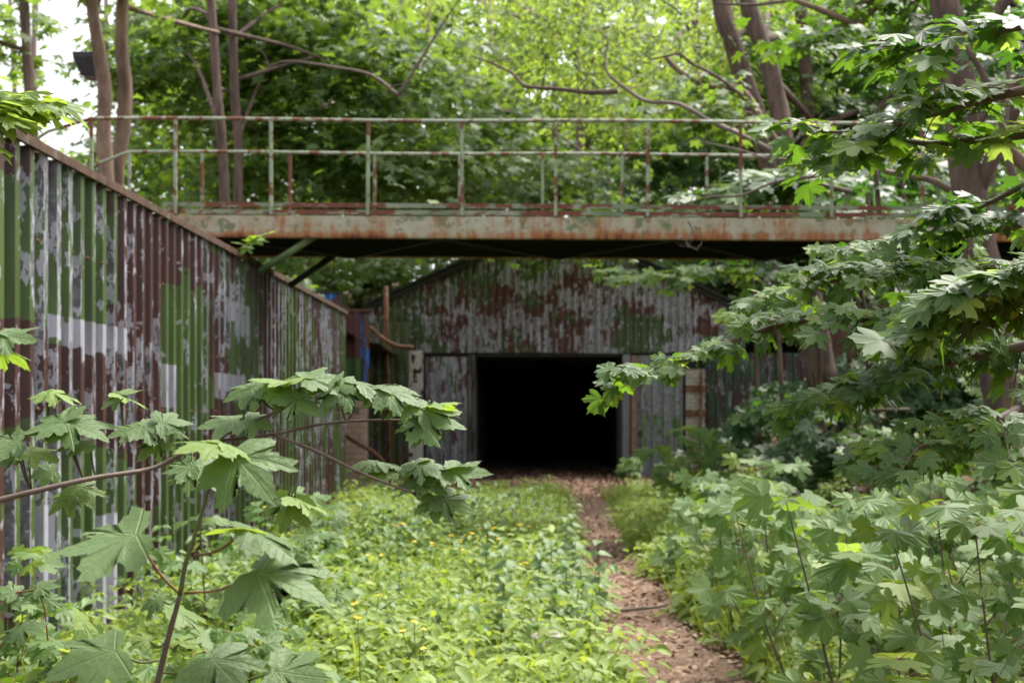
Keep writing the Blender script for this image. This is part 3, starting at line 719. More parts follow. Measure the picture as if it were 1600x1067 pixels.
for a in [(398,603,344,622,0,-.02,(430,640)),(402,602,440,630,0,-.04,(430,640)),(455,596,402,588,0,.05,(450,618),'leaf_young'),(460,617,502,655,0,-.04,(445,630)),(455,612,425,640,0,-.03,(445,630)),
          (478,592,542,588,0,.03,(455,618)),(474,590,446,578,0,.06,(455,618),'leaf_young'),(370,656,305,661,0,-.02,(400,656)),(385,655,430,668,0,-.02,(400,656)),
          (530,604,497,642,0,-.04,(540,658)),(532,604,592,622,0,-.02,(540,658)),(520,598,476,600,0,.03,(530,640)),(560,600,610,598,0,.05,(545,655),'leaf_young'),
          (603,611,666,624,0,-.02,(598,656)),(598,612,562,630,0,-.03,(598,656)),(590,606,605,590,0,.07,(598,656)),
          (640,633,598,652,0,-.03,(630,656)),(656,656,730,660,0,-.03,(650,656)),(655,657,650,690,0,-.05,(650,656)),(660,640,724,640,0,.03,(650,656)),(668,634,712,628,0,.05,(650,656),'leaf_young'),
          (585,722,540,727,0,-.02,(600,752)),(590,722,625,720,0,.04,(600,752),'leaf_young'),(606,736,562,747,0,-.03,(615,757)),(650,724,612,727,0,.05,(628,762),'leaf_young'),(652,724,702,746,0,-.04,(628,762)),
          (702,735,770,742,0,-.01,(645,769)),(690,733,722,722,0,.06,(645,769),'leaf_young'),(655,748,622,778,0,-.04,(645,769)),(660,748,698,772,0,-.04,(645,769)),
          (680,776,682,820,0,-.03,(645,770)),(690,777,744,804,0,-.02,(645,770)),(455,777,436,832,.1,-.03,(470,700)),(460,777,520,800,.1,-.01,(470,700),'leaf_young'),(450,776,418,790,.1,-.02,(470,700)),
          (100,660,28,672,.1,-.02,(130,748)),(108,662,172,680,.1,-.04,(130,748)),(102,658,60,648,.1,.05,(130,748),'leaf_young'),(78,612,126,628,.2,-.02,(75,690),'leaf_young'),(74,612,40,622,.2,.0,(75,690),'leaf_young'),
          (190,618,232,634,.2,-.02,(195,690),'leaf_young'),(188,618,154,636,.2,-.02,(195,690)),(190,616,205,604,.2,.05,(195,690)),
          (215,668,162,680,.1,-.02,(235,731)),(222,668,282,676,.1,-.02,(235,731)),(250,660,305,655,.1,.03,(245,728)),(252,690,210,712,.1,-.04,(245,728)),(140,690,82,700,.1,-.02,(150,746)),(30,690,-30,700,.1,-.02,(50,768)),
          (45,705,95,718,.1,-.02,(50,768),'leaf_young'),(30,712,-10,722,.1,0,(50,768)),(85,735,42,742,.15,-.02,(100,756)),(120,760,150,790,.15,-.03,(130,748)),(118,765,70,800,.15,-.03,(130,748)),(300,728,250,742,.1,-.02,(300,702)),(300,730,345,762,.1,-.04,(300,702))]:
    a = list(a); a[4] += YB_; kw = {}
    kind = a[7] if len(a) > 7 else 'leaf_hero'
    if kind == 'leaf_young' and random.random() < .35: kind = 'leaf_hero'
    hero(sB, stB, *a[:7], kind, (random.uniform(-.25,.25), random.uniform(-.75,-.3) if kind == 'leaf_hero' else random.uniform(-.3,.25), 1), random.uniform(.85,1.1))
tag(stB[0].build('petiole', M['stem'], sB, smooth=True), kind='stuff')

sC = thing('sycamore_twig', 'pair of sycamore leaves entering at the left edge, halfway up the wall', 'twig', P(-30, 560, 2.6))
stC = [MB(), MB()]
hero(sC, stC, 2, 524, 60, 530, 2.6, -.02, (-25, 545)); hero(sC, stC, -5, 545, 52, 566, 2.6, .05, (-25, 545), 'leaf_young', (0,.2,1)); hero(sC, stC, -2, 520, 20, 512, 2.6, .05, (-25, 545))
tag(stC[0].build('petiole', M['stem'], sC, smooth=True), kind='stuff')
sD = thing('sycamore_twig', 'low sycamore leaf cluster at the left edge near the bottom corner', 'twig', P(-30, 1000, 2.9))
hero(sD, stC, 32, 982, 70, 985, 2.9, -.02, None); hero(sD, stC, 28, 984, 0, 1000, 2.9, -.02, None); hero(sD, stC, 60, 918, 96, 912, 3.2, 0, None); hero(sD, stC, 58, 922, 30, 942, 3.2, -.02, None); hero(sD, stC, 25, 925, -10, 915, 3.2, 0, None); hero(sD, stC, 15, 940, 32, 950, 3.2, -.03, None)
q = MB().tube([P(-20, 1030, 2.9), P(10, 1000, 2.9), P(30, 983, 2.9)], .002, 5).tube([P(75, 1000, 3.2), P(70, 950, 3.2), P(59, 920, 3.2), P(25, 925, 3.2)], .002, 5); tag(q.build('stem', M['stem_red'], sD), kind='stuff')

# ---- grown maple branches and saplings (every leaf an object)
def grow_branch(name, label, cat, path, leaf, size, nside, side, kind_mix, cant=.6, up=(0,0,1), start=.15, rad=.02, group=None, droop=.02, maxl=290, bark='twig', both=True):
    pts = catmull(path, 8)
    t = thing(name, label, cat, pts[0], group)
    n = len(pts)
    MB().tube(pts, [rad*(1-.85*i/(n-1))+.0012 for i in range(n)], 7, .15).build('limb', M[bark], t, smooth=True)
    tw = MB(); cnt = 0
    order = list(range(nside)); random.shuffle(order); order = sorted(order[:3], key=lambda q: -q)+order[3:]
    order = [nside-1, nside-2]+[q for q in order if q < nside-2]
    for s in order:
        if cnt >= maxl: break
        f = start+(1-start)*(s+random.random()*.6)/nside
        i0 = min(int(f*(n-1)), n-2); p = pts[i0]; d = (pts[i0+1]-pts[i0]).normalized()
        lat = d.cross(Vector((0,0,1))).normalized()*(1 if s % 2 else -1)
        L = side*(1-.55*f)*random.uniform(.6,1.15)
        dd = (d*.75+lat*random.uniform(.5,1.)+Vector((0,0,random.uniform(-.12,.12)))).normalized()
        m1 = p+dd*L*.5+Vector((0,0,.04*L)); e = p+dd*L+Vector((0,0,-(droop+random.uniform(-.1,.3))*L))
        tp = catmull([p, m1, e], 4); tw.tube(tp, [.004-.0003*q for q in range(len(tp))], 5)
        k = max(2, int(L/(size*.62)))
        for j in range(k+1):
            g = (j+.6)/(k+.6); idx = min(int(g*(len(tp)-1)), len(tp)-2); b = tp[idx].lerp(tp[idx+1], g*(len(tp)-1)-idx)
            td = (tp[idx+1]-tp[idx]).normalized(); l2 = td.cross(Vector((0,0,1))).normalized()
            outs = ((l2,), (-l2,)) if j < k else ((td,), (l2*.8+td*.5,), (-l2*.8+td*.5,))
            for (od,) in outs:
                if cnt >= maxl: break
                od = (od+td*.5+Vector([random.uniform(-.3,.3) for _ in range(3)])+Vector((0,0,-.15))).normalized()
                pl_ = size*random.uniform(.35,.9)
                base = b+od*pl_+Vector((0,0,.02))
                tw.tube([b, base], .0013, 3)
                nr = Vector((up[0]+random.gauss(0,.28), up[1]-cant*.75+random.gauss(0,.2), up[2]))
                tipd = od+Vector((0,0,-random.uniform(.0,.3)))
                sz = size*random.choice((.6,.8,.9,1,1,1.15))
                leaf_obj(t, random.choice(kind_mix), base, tipd, nr, sz, random.uniform(.9,1.1)); cnt += 1
    tag(tw.build('twig', M[bark], t), kind='stuff')
    return t
mx = ['leaf_maple']*8+['leaf_bright']
mxs = ['leaf_shrub']*9+['leaf_bright']
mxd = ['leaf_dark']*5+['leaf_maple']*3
random.seed(11)
GB = 'maple branches reaching in from the right'
def B(label, pts, size, nside, side, mix, **kw):
    return grow_branch('maple_branch', label, 'branch', [P(*p) for p in pts], None, size, nside, side, mix, group=GB, **kw)
B('maple branch whose pale leafy tip hangs in front of the tunnel mouth', [(1640,446,4.2),(1500,470,4.5),(1400,497,4.7),(1280,497,4.8),(1180,520,4.9),(1080,558,5.),(975,590,5.)], .066, 46, .30, mx, cant=1.0, start=.02, maxl=285)
B('maple branch just above the tunnel-mouth branch, ending near the right struts', [(1630,408,4.9),(1550,420,5.1),(1420,425,5.3),(1300,440,5.5),(1190,470,5.6)], .07, 34, .40, mx, cant=1.0, maxl=270)
B('leafy maple spray covering the right end of the bridge girder', [(1640,342,5.2),(1600,350,5.4),(1500,370,5.8),(1400,385,6.2),(1310,395,6.5)], .075, 24, .42, mxd+mx*2, cant=1., maxl=150)
B('bright green maple spray hanging over the bridge railing at right', [(1640,135,4.7),(1560,150,4.8),(1450,180,5.),(1350,205,5.1),(1262,205,5.2)], .095, 20, .34, mx+['leaf_bright'], cant=.5, maxl=105)
B('highest maple spray in the top right corner', [(1640,20,4.5),(1600,40,4.6),(1500,60,4.8),(1400,90,5.)], .095, 16, .4, mxd+mx, cant=.4, maxl=75)
B('maple spray with one lime leaf pair drooping below the handrail at right', [(1680,200,4.9),(1560,215,5.1),(1460,225,5.2),(1380,220,5.3),(1290,262,5.3)], .095, 12, .28, mx+['leaf_bright']*2, cant=.4, maxl=50)
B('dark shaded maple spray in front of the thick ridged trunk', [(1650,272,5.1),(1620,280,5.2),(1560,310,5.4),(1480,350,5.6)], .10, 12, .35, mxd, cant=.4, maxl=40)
B('maple branch with small reddish seed bunches right of the tunnel front', [(1640,532,4.6),(1580,545,4.7),(1470,570,4.9),(1380,592,5.),(1300,620,5.2)], .07, 40, .40, mx, cant=1.05, maxl=285)
B('low maple spray sweeping down over the dark bank', [(1640,612,4.8),(1560,655,4.5),(1470,690,4.5),(1380,712,4.5)], .07, 18, .34, mx, cant=1.1, maxl=110)
B('lowest maple spray above the thicket at the right edge', [(1640,684,4.7),(1600,690,4.8),(1500,700,5.),(1400,720,5.2)], .07, 24, .38, mx, cant=1.1, maxl=150)
B('pale close maple spray at the right edge below the bridge', [(1720,430,3.2),(1640,440,3.3),(1560,460,3.4),(1480,490,3.5)], .075, 26, .3, mx, cant=.8)
B('hanging maple spray under the bridge, close to the gable', [(1420,440,21),(1300,425,22),(1180,428,23),(1060,430,24),(960,425,24.5)], .22, 22, 1.3, ['leaf_maple']*3+['leaf_bright'], cant=.8, rad=.03, maxl=170)
B('dim maple spray low on the bank beside the right pillar', [(1420,640,15),(1330,640,15.5),(1250,640,16),(1180,655,16.5)], .20, 14, 1.0, mxd, cant=.7, rad=.02, maxl=110)
B('dark maple spray crossing the railing posts at right of centre', [(1330,300,17.5),(1250,285,18),(1160,300,18.6),(1080,310,19)], .26, 26, 1.3, mxd+mx, cant=.6, rad=.03)

def sapling(label, x, y, h, size, mix, lean=(0,0), group=None, nodes=5, branches=3, bark='twig', red='stem_red', zoff=0, name='sycamore_sapling', cat='sapling', cant=.7):
    z0_ = float(ht(x, y))+zoff
    t = thing(name, label, cat, (x, y, z0_), group)
    stem = MB(); pet = MB(); cnt = 0
    def shoot(p0, d, L, r, nn, first):
        nonlocal cnt
        pts = catmull([p0, p0+d*L*.5+Vector((random.uniform(-.03,.03)*L, random.uniform(-.03,.03)*L, 0)), p0+d*L+Vector((0,0,.05*L))], 5)
        stem.tube(pts, [r*(1-.07*i) for i in range(len(pts))], 6)
        for j in range(nn):
            g = first+(1-first)*j/max(nn-1, 1); idx = min(int(g*(len(pts)-1)), len(pts)-2); b = pts[idx].lerp(pts[idx+1], g*(len(pts)-1)-idx)
            a0 = j*math.pi/2+random.uniform(-.4,.4)
            for s in ((0, math.pi) if j < nn-1 else (0, math.pi/2, math.pi, 1.5*math.pi)):
                if cnt > 280: return pts
                a = a0+s; od = Vector((math.cos(a), math.sin(a), random.uniform(.1,.5))).normalized()
                base = b+od*size*random.uniform(.6,1.1)*(1.1-.4*g)
                pet.tube([b, (b+base)/2+Vector((0,0,.01)), base], .0016, 4)
                leaf_obj(t, random.choice(mix), base, Vector((od.x, od.y, -random.uniform(.05,.55))), (random.gauss(0,.22), -cant+random.gauss(0,.22), 1), size*random.choice((.65,.8,1,1,1.2)), random.uniform(.9,1.15)); cnt += 1
        return pts
    d0 = Vector((lean[0], lean[1], 1)).normalized()
    pts = shoot(Vector((x, y, z0_)), d0, h, .004+.004*h, nodes, .35)
    for k in range(branches):
        g = random.uniform(.25,.75); b = pts[int(g*(len(pts)-1))]
        a = random.uniform(0, 2*math.pi); shoot(b, (d0*.8+Vector((math.cos(a), math.sin(a), .1))*.9).normalized(), h*random.uniform(.35,.6), .003, max(2, nodes-2), .3)
    stem.build('stem', M[bark], t, smooth=True); tag(pet.build('petiole', M[red], t), kind='stuff')
    return t
random.seed(5)
TL = 'young sycamore sapling in the dense pale-leaved thicket right of the path'
TG = 'saplings in the thicket right of the path'
spots = []
for k in range(46):
    for _ in range(60):
        y = random.uniform(5.0, 12.5); px = random.uniform(1080, 1640)
        x = (px-840)/F*y
        if x < 1.15+.02*y: continue
        if all((x-a)**2+(y-b)**2 > .38**2 for a, b in spots): break
    else: continue
    spots.append((x, y))
for x, y in spots:
    g_ = float(ht(x, y))
    tgt = min(1.15, EYE-(790-650+random.uniform(-30,60))/F*y - g_)
    h = max(.45, min(tgt, 1.15))
    TL = ('young sycamore sapling in the front rows of the pale thicket at the bottom right' if y < 7 else 'young sycamore sapling along the path side of the thicket, behind its front rows' if x < 1.9+.05*y else 'young sycamore sapling deep in the thicket where it meets the bank')
    sapling(TL, x, y, h, .105+.006*random.random()*y*.6, mxs, (random.uniform(-.35,.1), random.uniform(-.3,.2)), TG, 4, 5, cant=.85)
for k in range(18):
    y = random.uniform(7.5, 15); x = x0(y)+random.uniform(.7, 2.2)
    if (x/y*F+840) > 1680: continue
    sapling('young sycamore sapling growing up the steep bank behind the thicket', x, y, random.uniform(.5,.9), .105, mxs+['leaf_dark']*2, (-.35,-.1), 'saplings on the steep bank', 4, 4, cant=.8)
sapling('tall sapling with red leaf stalks standing above the thicket right of the path', .0+(1335-840)/F*6.2, 6.2, 1.18, .15, ['leaf_shrub'], (-.28,-.1), None, 3, 1)
sapling('sapling with a yellowish top leaf at the lower right', (1490-840)/F*4.9, 4.9, .75, .13, ['leaf_shrub','leaf_bright'], (-.3,-.1), None, 4, 2)
sapling('sapling in the bottom right corner with a long slanting stem', (1570-840)/F*4.6, 4.6, .75, .13, ['leaf_shrub'], (-.5,-.1), None, 5, 3)
sapling('bushy pale sapling growing before the right tunnel door', 1.95, 17., 1.25, .19, mxs, (-.05,-.1), None, 5, 6)
sapling('bushy pale sapling just in front of the path bend, right side', 2.1, 13.6, 1.1, .16, mxs, (-.1,-.1), None, 5, 6)
sapling('low sapling at the right foot of the tunnel mouth', 2.15, 33, .55, .2, ['leaf_shrub'], (0,0), None, 3, 3)
sapling('small sapling beside the right tunnel door foot', 2.9, 31, .7, .22, ['leaf_shrub','leaf_dark'], (0,0), None, 3, 4)
GL = 'saplings crowding the foot of the left wall'
for px, y, h, sz in ((20,7.2,.9,.10),(90,6.4,.55,.11),(330,8.8,1.15,.105),(410,9.2,.95,.10),(450,11,.9,.12),(380,7,.55,.09),(300,6.6,.5,.10),(500,13,.7,.12),(440,7.6,.4,.09),(520,9.3,.45,.09),(60,5.,.35,.1),(40,4.6,.5,.1),(110,5.4,.45,.1),(10,3.9,.3,.1),(140,4.3,.2,.1),(260,5.4,.45,.1),(400,5.,.2,.1),(340,5.6,.3,.09),(180,5.2,.32,.1)):
    rd = random.random() < .5
    sapling('%s young sycamore sapling %s' % ('red-stalked' if rd else 'brown-stalked', 'low in the bottom left corner, before the wall' if y < 6 else 'crowding the foot of the left wall'), (px-840)/F*y, y, h, sz, mxs+['leaf_hero']*2, (random.uniform(-.1,.2), -.1), GL, 4, 4, red='stem_red' if rd else 'twig', cant=.6)

# ---- bright sycamore branch, upper left
grow_branch('sycamore_branch', 'sunlit lime sycamore branch over the near end of the wall, top left', 'branch', [P(-140,250,4.6), P(-100,200,4.8), P(-50,175,5), P(15,160,5.2)], None, .12, 14, .30, ['leaf_bright'], cant=.35, start=.2, rad=.008)

# ------------------------------------------------------------------ mass leaves
def rotm(nrm, tip):
    y = tip/np.linalg.norm(tip, axis=1, keepdims=True)
    z = nrm - y*(nrm*y).sum(1, keepdims=True); z /= np.maximum(np.linalg.norm(z, axis=1, keepdims=True), 1e-6)
    x = np.cross(y, z); return np.stack([x, y, z], -1)
def tri_geo(geo):
    v = np.array(geo[0], float); f = []
    for q in geo[1]:
        f.append(q[:3]);
        if len(q) == 4: f.append((q[0], q[2], q[3]))
    return v, np.array(f)
G_FAR = tri_geo(leaf_geo(HALF_F, False, .14, .03, 1))
G_MID = tri_geo(leaf_geo(HALF_M, False, .25, .12, 2))
G_OV = tri_geo(leaf_geo([(0,1),(.26,.62),(.24,.22),(.06,0)], False, .3, 0, 1, .2))
G_SM = (np.array([(0,0,0),(.3,.5,-.06),(0,1,-.16),(-.3,.5,-.06),(0,.5,.03)], float), np.array([(0,1,4),(1,2,4),(2,3,4),(3,0,4)]))
G_NET = tri_geo(leaf_geo([(0,1),(.12,.78),(.27,.62),(.30,.42),(.38,.28),(.30,.05),(.06,0)], False, .3, 0, 1, .2))
def mass(name, geo, pos, nrm, tip, size, mat, parent=None, stuff=True, tint=None):
    v, f = geo; n = len(pos); R = rotm(nrm, tip)
    V = np.einsum('nij,kj->nki', R, v)*size[:, None, None] + pos[:, None, :]
    off = np.array(parent.location) if parent is not None else 0
    V = (V-off).reshape(-1, 3).astype(np.float32)
    Fc = (f[None]+ (np.arange(n)*len(v))[:, None, None]).reshape(-1, 3).astype(np.int32)
    me = bpy.data.meshes.new(name)
    me.vertices.add(len(V)); me.vertices.foreach_set('co', V.ravel())
    me.loops.add(Fc.size); me.loops.foreach_set('vertex_index', Fc.ravel())
    me.polygons.add(len(Fc)); me.polygons.foreach_set('loop_start', np.arange(0, Fc.size, 3, dtype=np.int32))
    me.update(calc_edges=True)
    at = me.attributes.new('tint', 'FLOAT', 'FACE'); tt = rng.random(n) if tint is None else tint
    at.data.foreach_set('value', np.repeat(tt, len(f)).astype(np.float32))
    me.materials.append(mat)
    o = bpy.data.objects.new(name, me); C.objects.link(o)
    if parent is not None: o.parent = parent
    if stuff: o['kind'] = 'stuff'
    global TRI; TRI += len(Fc)
    return o
TRI = 0
def unit(n):
    v = rng.normal(size=(n, 3)); return v/np.linalg.norm(v, axis=1, keepdims=True)

def sprays(centers, per, rad, size, flat=.12, cant=.25):
    """flat fans of leaves around each centre"""
    n = len(centers)*per
    c = np.repeat(centers, per, 0)
    a = rng.random(n)*2*np.pi; r = np.sqrt(rng.random(n))*np.repeat(rad*(.6+.8*rng.random(len(centers))), per)
    tilt = np.repeat(rng.normal(0, .22, (len(centers), 2)), per, 0)
    dx, dy = np.cos(a)*r, np.sin(a)*r
    pos = c + np.stack([dx, dy, dx*tilt[:, 0]+dy*tilt[:, 1]-.18*r*r/rad+rng.normal(0, flat*rad, n)], 1)
    tip = np.stack([np.cos(a), np.sin(a), -.2-.5*rng.random(n)], 1) + rng.normal(0, .35, (n, 3))
    nrm = np.stack([-tilt[:, 0]+rng.normal(0, .28, n), -tilt[:, 1]-cant+rng.normal(0, .28, n), np.ones(n)], 1)
    return pos, nrm, tip, size*(.65+.6*rng.random(n))

def crown_centers(n, c, r, hollow=.35):
    u = unit(n)*(hollow+(1-hollow)*rng.random((n, 1))**.6); return np.array(c)+u*np.array(r)

def tree(name, label, cat, path, widths, crown, nspr, per, lsize, mat, bark='bark', limbs=5, srad=.7, group=None, geo=None, cant=.25, hollow=.35, rough=.25):
    """path = trunk points (px, py, Y) from top to base; crown = list of (centre px, py, Y, rx, ry, rz)"""
    pts = catmull([P(*p) for p in path[::-1]], 7)
    t = thing(name, label, cat, pts[0], group)
    n = len(pts); w0, w1 = widths[1]/2, widths[0]/2
    MB().tube(pts, [w0+(w1-w0)*i/(n-1) for i in range(n)], 12, rough).build('trunk', M[bark], t, smooth=True)
    lm = MB(); cs = []
    for cr in crown:
        c = np.array(P(*cr[:3])); m = max(1, int(nspr/len(crown)))
        cs.append(crown_centers(m, c, cr[3:6], hollow))
    cs = np.concatenate(cs)
    for k in range(limbs):
        e = Vector(cs[rng.integers(len(cs))]); b = pts[int(n*random.uniform(.45,.95))-1]
        m1 = b.lerp(e, .5)+Vector((random.uniform(-.3,.3), random.uniform(-.3,.3), random.uniform(0,.5)))
        q = catmull([b, m1, e], 6); lm.tube(q, [w1*.55*(1-.85*i/(len(q)-1))+.006 for i in range(len(q))], 6, .2)
    if limbs: lm.build('limb', M[bark], t, smooth=True)
    mass('crown', geo or G_FAR, *sprays(cs, per, srad, lsize, cant=cant), M[mat], t)
    return t

# left group on the terrace behind the wall
tree('maple_tree', 'slender leaning maple with a curved bare trunk, hiding the lamp pole at left', 'tree', [(140,-60,20),(146,20,20),(157,90,20),(164,150,20),(161,210,20),(168,290,20),(172,430,20)], (.17,.22), [(260,60,29,2.4,1.6,1.3),(250,-90,20,1.7,1.5,.6)], 60, 24, .17, 'leaf_mid', 'bark_red', 1, .55)
tree('maple_tree', 'upright maple just right of the curved trunk, forked above the railing', 'tree', [(200,-60,21),(192,10,21),(190,70,21),(196,130,21),(193,200,21),(183,270,21),(180,430,21)], (.17,.22), [(290,110,29.5,2.,1.3,1.5),(400,60,30,2.,1.5,1.5)], 60, 24, .17, 'leaf_mid', 'bark_red', 1, .55)
tree('maple_tree', 'thin maple trunk at the far left against the open sky', 'tree', [(34,-60,24),(40,40,24),(45,130,24),(52,200,24),(56,420,24)], (.15,.19), [(-20,20,24,1.0,1.4,1.1)], 22, 22, .17, 'leaf_mid', 'bark', 2, .5)
tree('maple_tree', 'left one of two thin maples crossing the railing left of centre', 'tree', [(325,-60,26),(335,80,26),(341,160,26),(348,240,26),(352,320,26),(354,440,26)], (.15,.20), [(440,150,29,2.2,1.6,1.4),(310,120,30,2.0,1.6,1.4)], 80, 24, .19, 'leaf_mid', 'bark', 4, .7)
tree('maple_tree', 'right one of two thin maples crossing the railing left of centre', 'tree', [(362,-60,27),(364,60,27),(367,150,27),(372,230,27),(373,320,27),(376,440,27)], (.15,.19), [(510,60,29,2.6,1.6,1.8),(430,-20,29.5,2,1.4,1.4)], 90, 24, .19, 'leaf_mid', 'bark', 3, .7)
tree('maple_tree', 'broad maple filling the background above the railing, left of centre', 'tree', [(500,-80,41),(505,60,41),(504,200,41),(508,330,41),(510,520,41)], (.24,.3), [(560,130,30,3.2,2.4,2.0),(660,230,30,3.2,2.0,1.5),(520,270,29,3.0,1.8,1.2)], 190, 26, .20, 'leaf_mid', 'bark_pale', 6, .85, cant=.45)
tree('maple_tree', 'dense shaded maple low behind the railing at centre', 'tree', [(730,60,42),(728,180,42),(732,300,42),(728,500,42)], (.2,.26), [(700,290,33,3.4,2,1.4),(830,320,34,3.0,2,1.3)], 120, 26, .21, 'leaf_mid', 'bark', 5, .85, cant=.5)
tree('beech_tree', 'bright yellow-green beech with fine foliage, top centre', 'tree', [(905,-80,42),(900,60,42),(908,200,42),(900,330,42),(898,490,42)], (.22,.3), [(880,80,33,3.2,2.4,2.0),(1040,50,31,3.0,2.2,1.7),(760,20,32,2.8,2.2,1.5)], 210, 46, .15, 'leaf_bright', 'bark_pale', 6, .85, geo=G_SM)
tree('beech_tree', 'second bright beech overhanging the railing right of centre', 'tree', [(1085,-60,40),(1090,60,40),(1100,160,40),(1110,300,40),(1120,500,40)], (.16,.22), [(1100,110,27,2.0,1.6,1.2),(1010,170,28,2.0,1.5,.9),(1160,0,27.5,1.6,1.2,.7)], 100, 44, .14, 'leaf_bright', 'bark', 5, .75, geo=G_SM)
# right group behind the bridge, running down to the bank
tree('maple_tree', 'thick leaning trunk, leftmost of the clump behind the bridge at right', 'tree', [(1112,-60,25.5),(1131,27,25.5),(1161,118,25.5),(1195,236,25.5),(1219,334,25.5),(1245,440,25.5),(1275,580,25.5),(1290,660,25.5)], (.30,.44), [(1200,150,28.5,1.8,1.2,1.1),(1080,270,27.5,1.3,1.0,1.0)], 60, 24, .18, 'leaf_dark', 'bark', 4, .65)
tree('maple_tree', 'thick upright trunk with ridged bark in the clump behind the bridge at right', 'tree', [(1160,-60,24.5),(1171,17,24.5),(1202,101,24.5),(1219,189,24.5),(1242,331,24.5),(1262,440,24.5),(1290,600,24.5)], (.28,.40), [(1330,80,27.5,2,1.2,1.2),(1250,200,28.5,1.4,1,.8)], 60, 24, .17, 'leaf_maple', 'bark', 4, .6)
tree('maple_tree', 'thin smooth stem slanting across the clump behind the bridge at right', 'tree', [(1040,90,22.8),(1062,112,22.8),(1105,134,22.8),(1158,142,22.8),(1195,196,22.8),(1229,250,22.8),(1269,334,22.8),(1300,440,22.8),(1335,560,22.8)], (.07,.17), [(1080,170,22.5,1.1,.9,.6)], 18, 22, .16, 'leaf_mid', 'bark_red', 3, .45)
tree('maple_tree', 'straight trunk right of the clump behind the bridge', 'tree', [(1240,-60,27),(1255,60,27),(1265,202,27),(1283,287,27),(1293,337,27),(1320,470,27),(1345,560,27)], (.22,.27), [(1420,120,29,2.4,1.6,1.5),(1370,240,28.5,2.0,1.4,1.2)], 90, 24, .18, 'leaf_dark', 'bark', 4, .7)
tree('maple_tree', 'big ridged maple trunk standing on the bank at the right', 'tree', [(1462,-60,12),(1476,0,12),(1495,100,12),(1508,250,12),(1522,350,12),(1542,450,12),(1566,620,12),(1592,760,12)], (.24,.32), [(1600,-10,12.5,1.2,1.,.5)], 26, 22, .13, 'leaf_dark', 'bark', 4, .45)
tree('leaning_tree', 'slim bare stem leaning down to the right, in front of the ridged trunk', 'tree', [(1240,0,13),(1302,24,13),(1350,48,13),(1398,84,13),(1458,135,13),(1510,182,13),(1546,208,13),(1600,258,13),(1700,330,13)], (.05,.13), [(1380,20,13,1.2,.9,.4)], 22, 22, .13, 'leaf_maple', 'bark_red', 4, .35)
tree('young_tree', 'dark thin stem curving down beside the ridged trunk at the right edge', 'tree', [(1500,60,10),(1532,110,10),(1560,170,10),(1576,250,10),(1597,320,10),(1630,450,10),(1660,640,10)], (.04,.07), [(1620,60,10.5,.5,.5,.3)], 8, 20, .12, 'leaf_dark', 'bark', 1, .3)
for k, (px, Y, lean) in enumerate(((1215,29,14),(1322,23,18),(1352,20,20),(1402,18,22),(1180,33,8),(1440,22,20),(1275,20,12))):
    tree('young_tree', ['thin brown trunk on the dark bank, just right of the gable end', 'thin brown trunk on the bank under the right green strut', 'second thin trunk right of the strut, on the dark bank', 'thin trunk on the bank left of the ridged maple trunk', 'farthest left thin trunk beside the dark side wall', 'thin trunk nearest the ridged maple trunk', 'thin trunk on the bank between the gable end and the green strut'][k], 'tree', [(px-lean*1.6,260,Y),(px-lean,380,Y),(px,500,Y),(px+lean*.4,600,Y),(px+lean,690,Y)], (.06,.11), [(px-lean*2,330,Y,1.2,1.,.9)], 12, 20, .16, 'leaf_dark', 'bark', 2, .5, group='thin trunks on the dark bank')
# behind the tunnel roof
for k, (px, py, Y, rx, rz) in enumerate(((440,440,41,2.6,1.),(560,420,43,2.4,.9),(660,390,45,2.8,1.2),(1020,410,42,2.6,1.),(1130,430,41,2.4,1.1),(1250,440,40,2.8,1.5),(1400,420,40,3.2,2),(1550,380,40,3.4,2.4))):
    c = P(px, py, Y)
    t = thing('bush', ['green bush showing past the left end of the bridge underside, on the hill', 'green bush on the hill behind the rusty post', 'green bush above the left slope of the gable roof', 'bush whose top shows above the right slope of the gable', 'leafy bush behind the right roof end of the gable', 'dark bush behind the right dark strut', 'dark broad bush behind the right green strut', 'rightmost dark bush on the hill behind the ridged trunk'][k], 'bush', (c.x, c.y, float(ht_back(c.x, c.y))), 'bushes on the hill above the tunnel')
    q = MB()
    for _ in range(5): q.tube([t.location+Vector((random.uniform(-.3,.3),0,-.1)), Vector((c.x+random.uniform(-rx,rx)*.6, c.y+random.uniform(-.5,.5), c.z+random.uniform(0,rz)))], [.04,.015], 5)
    q.build('stem', M['bark'], t)
    cs = crown_centers(60, c, (rx, 1.6, rz+.4), .2); mass('foliage', G_FAR, *sprays(cs, 22, .8, .21, cant=.5), M['leaf_mid' if k < 4 else 'leaf_dark'], t)
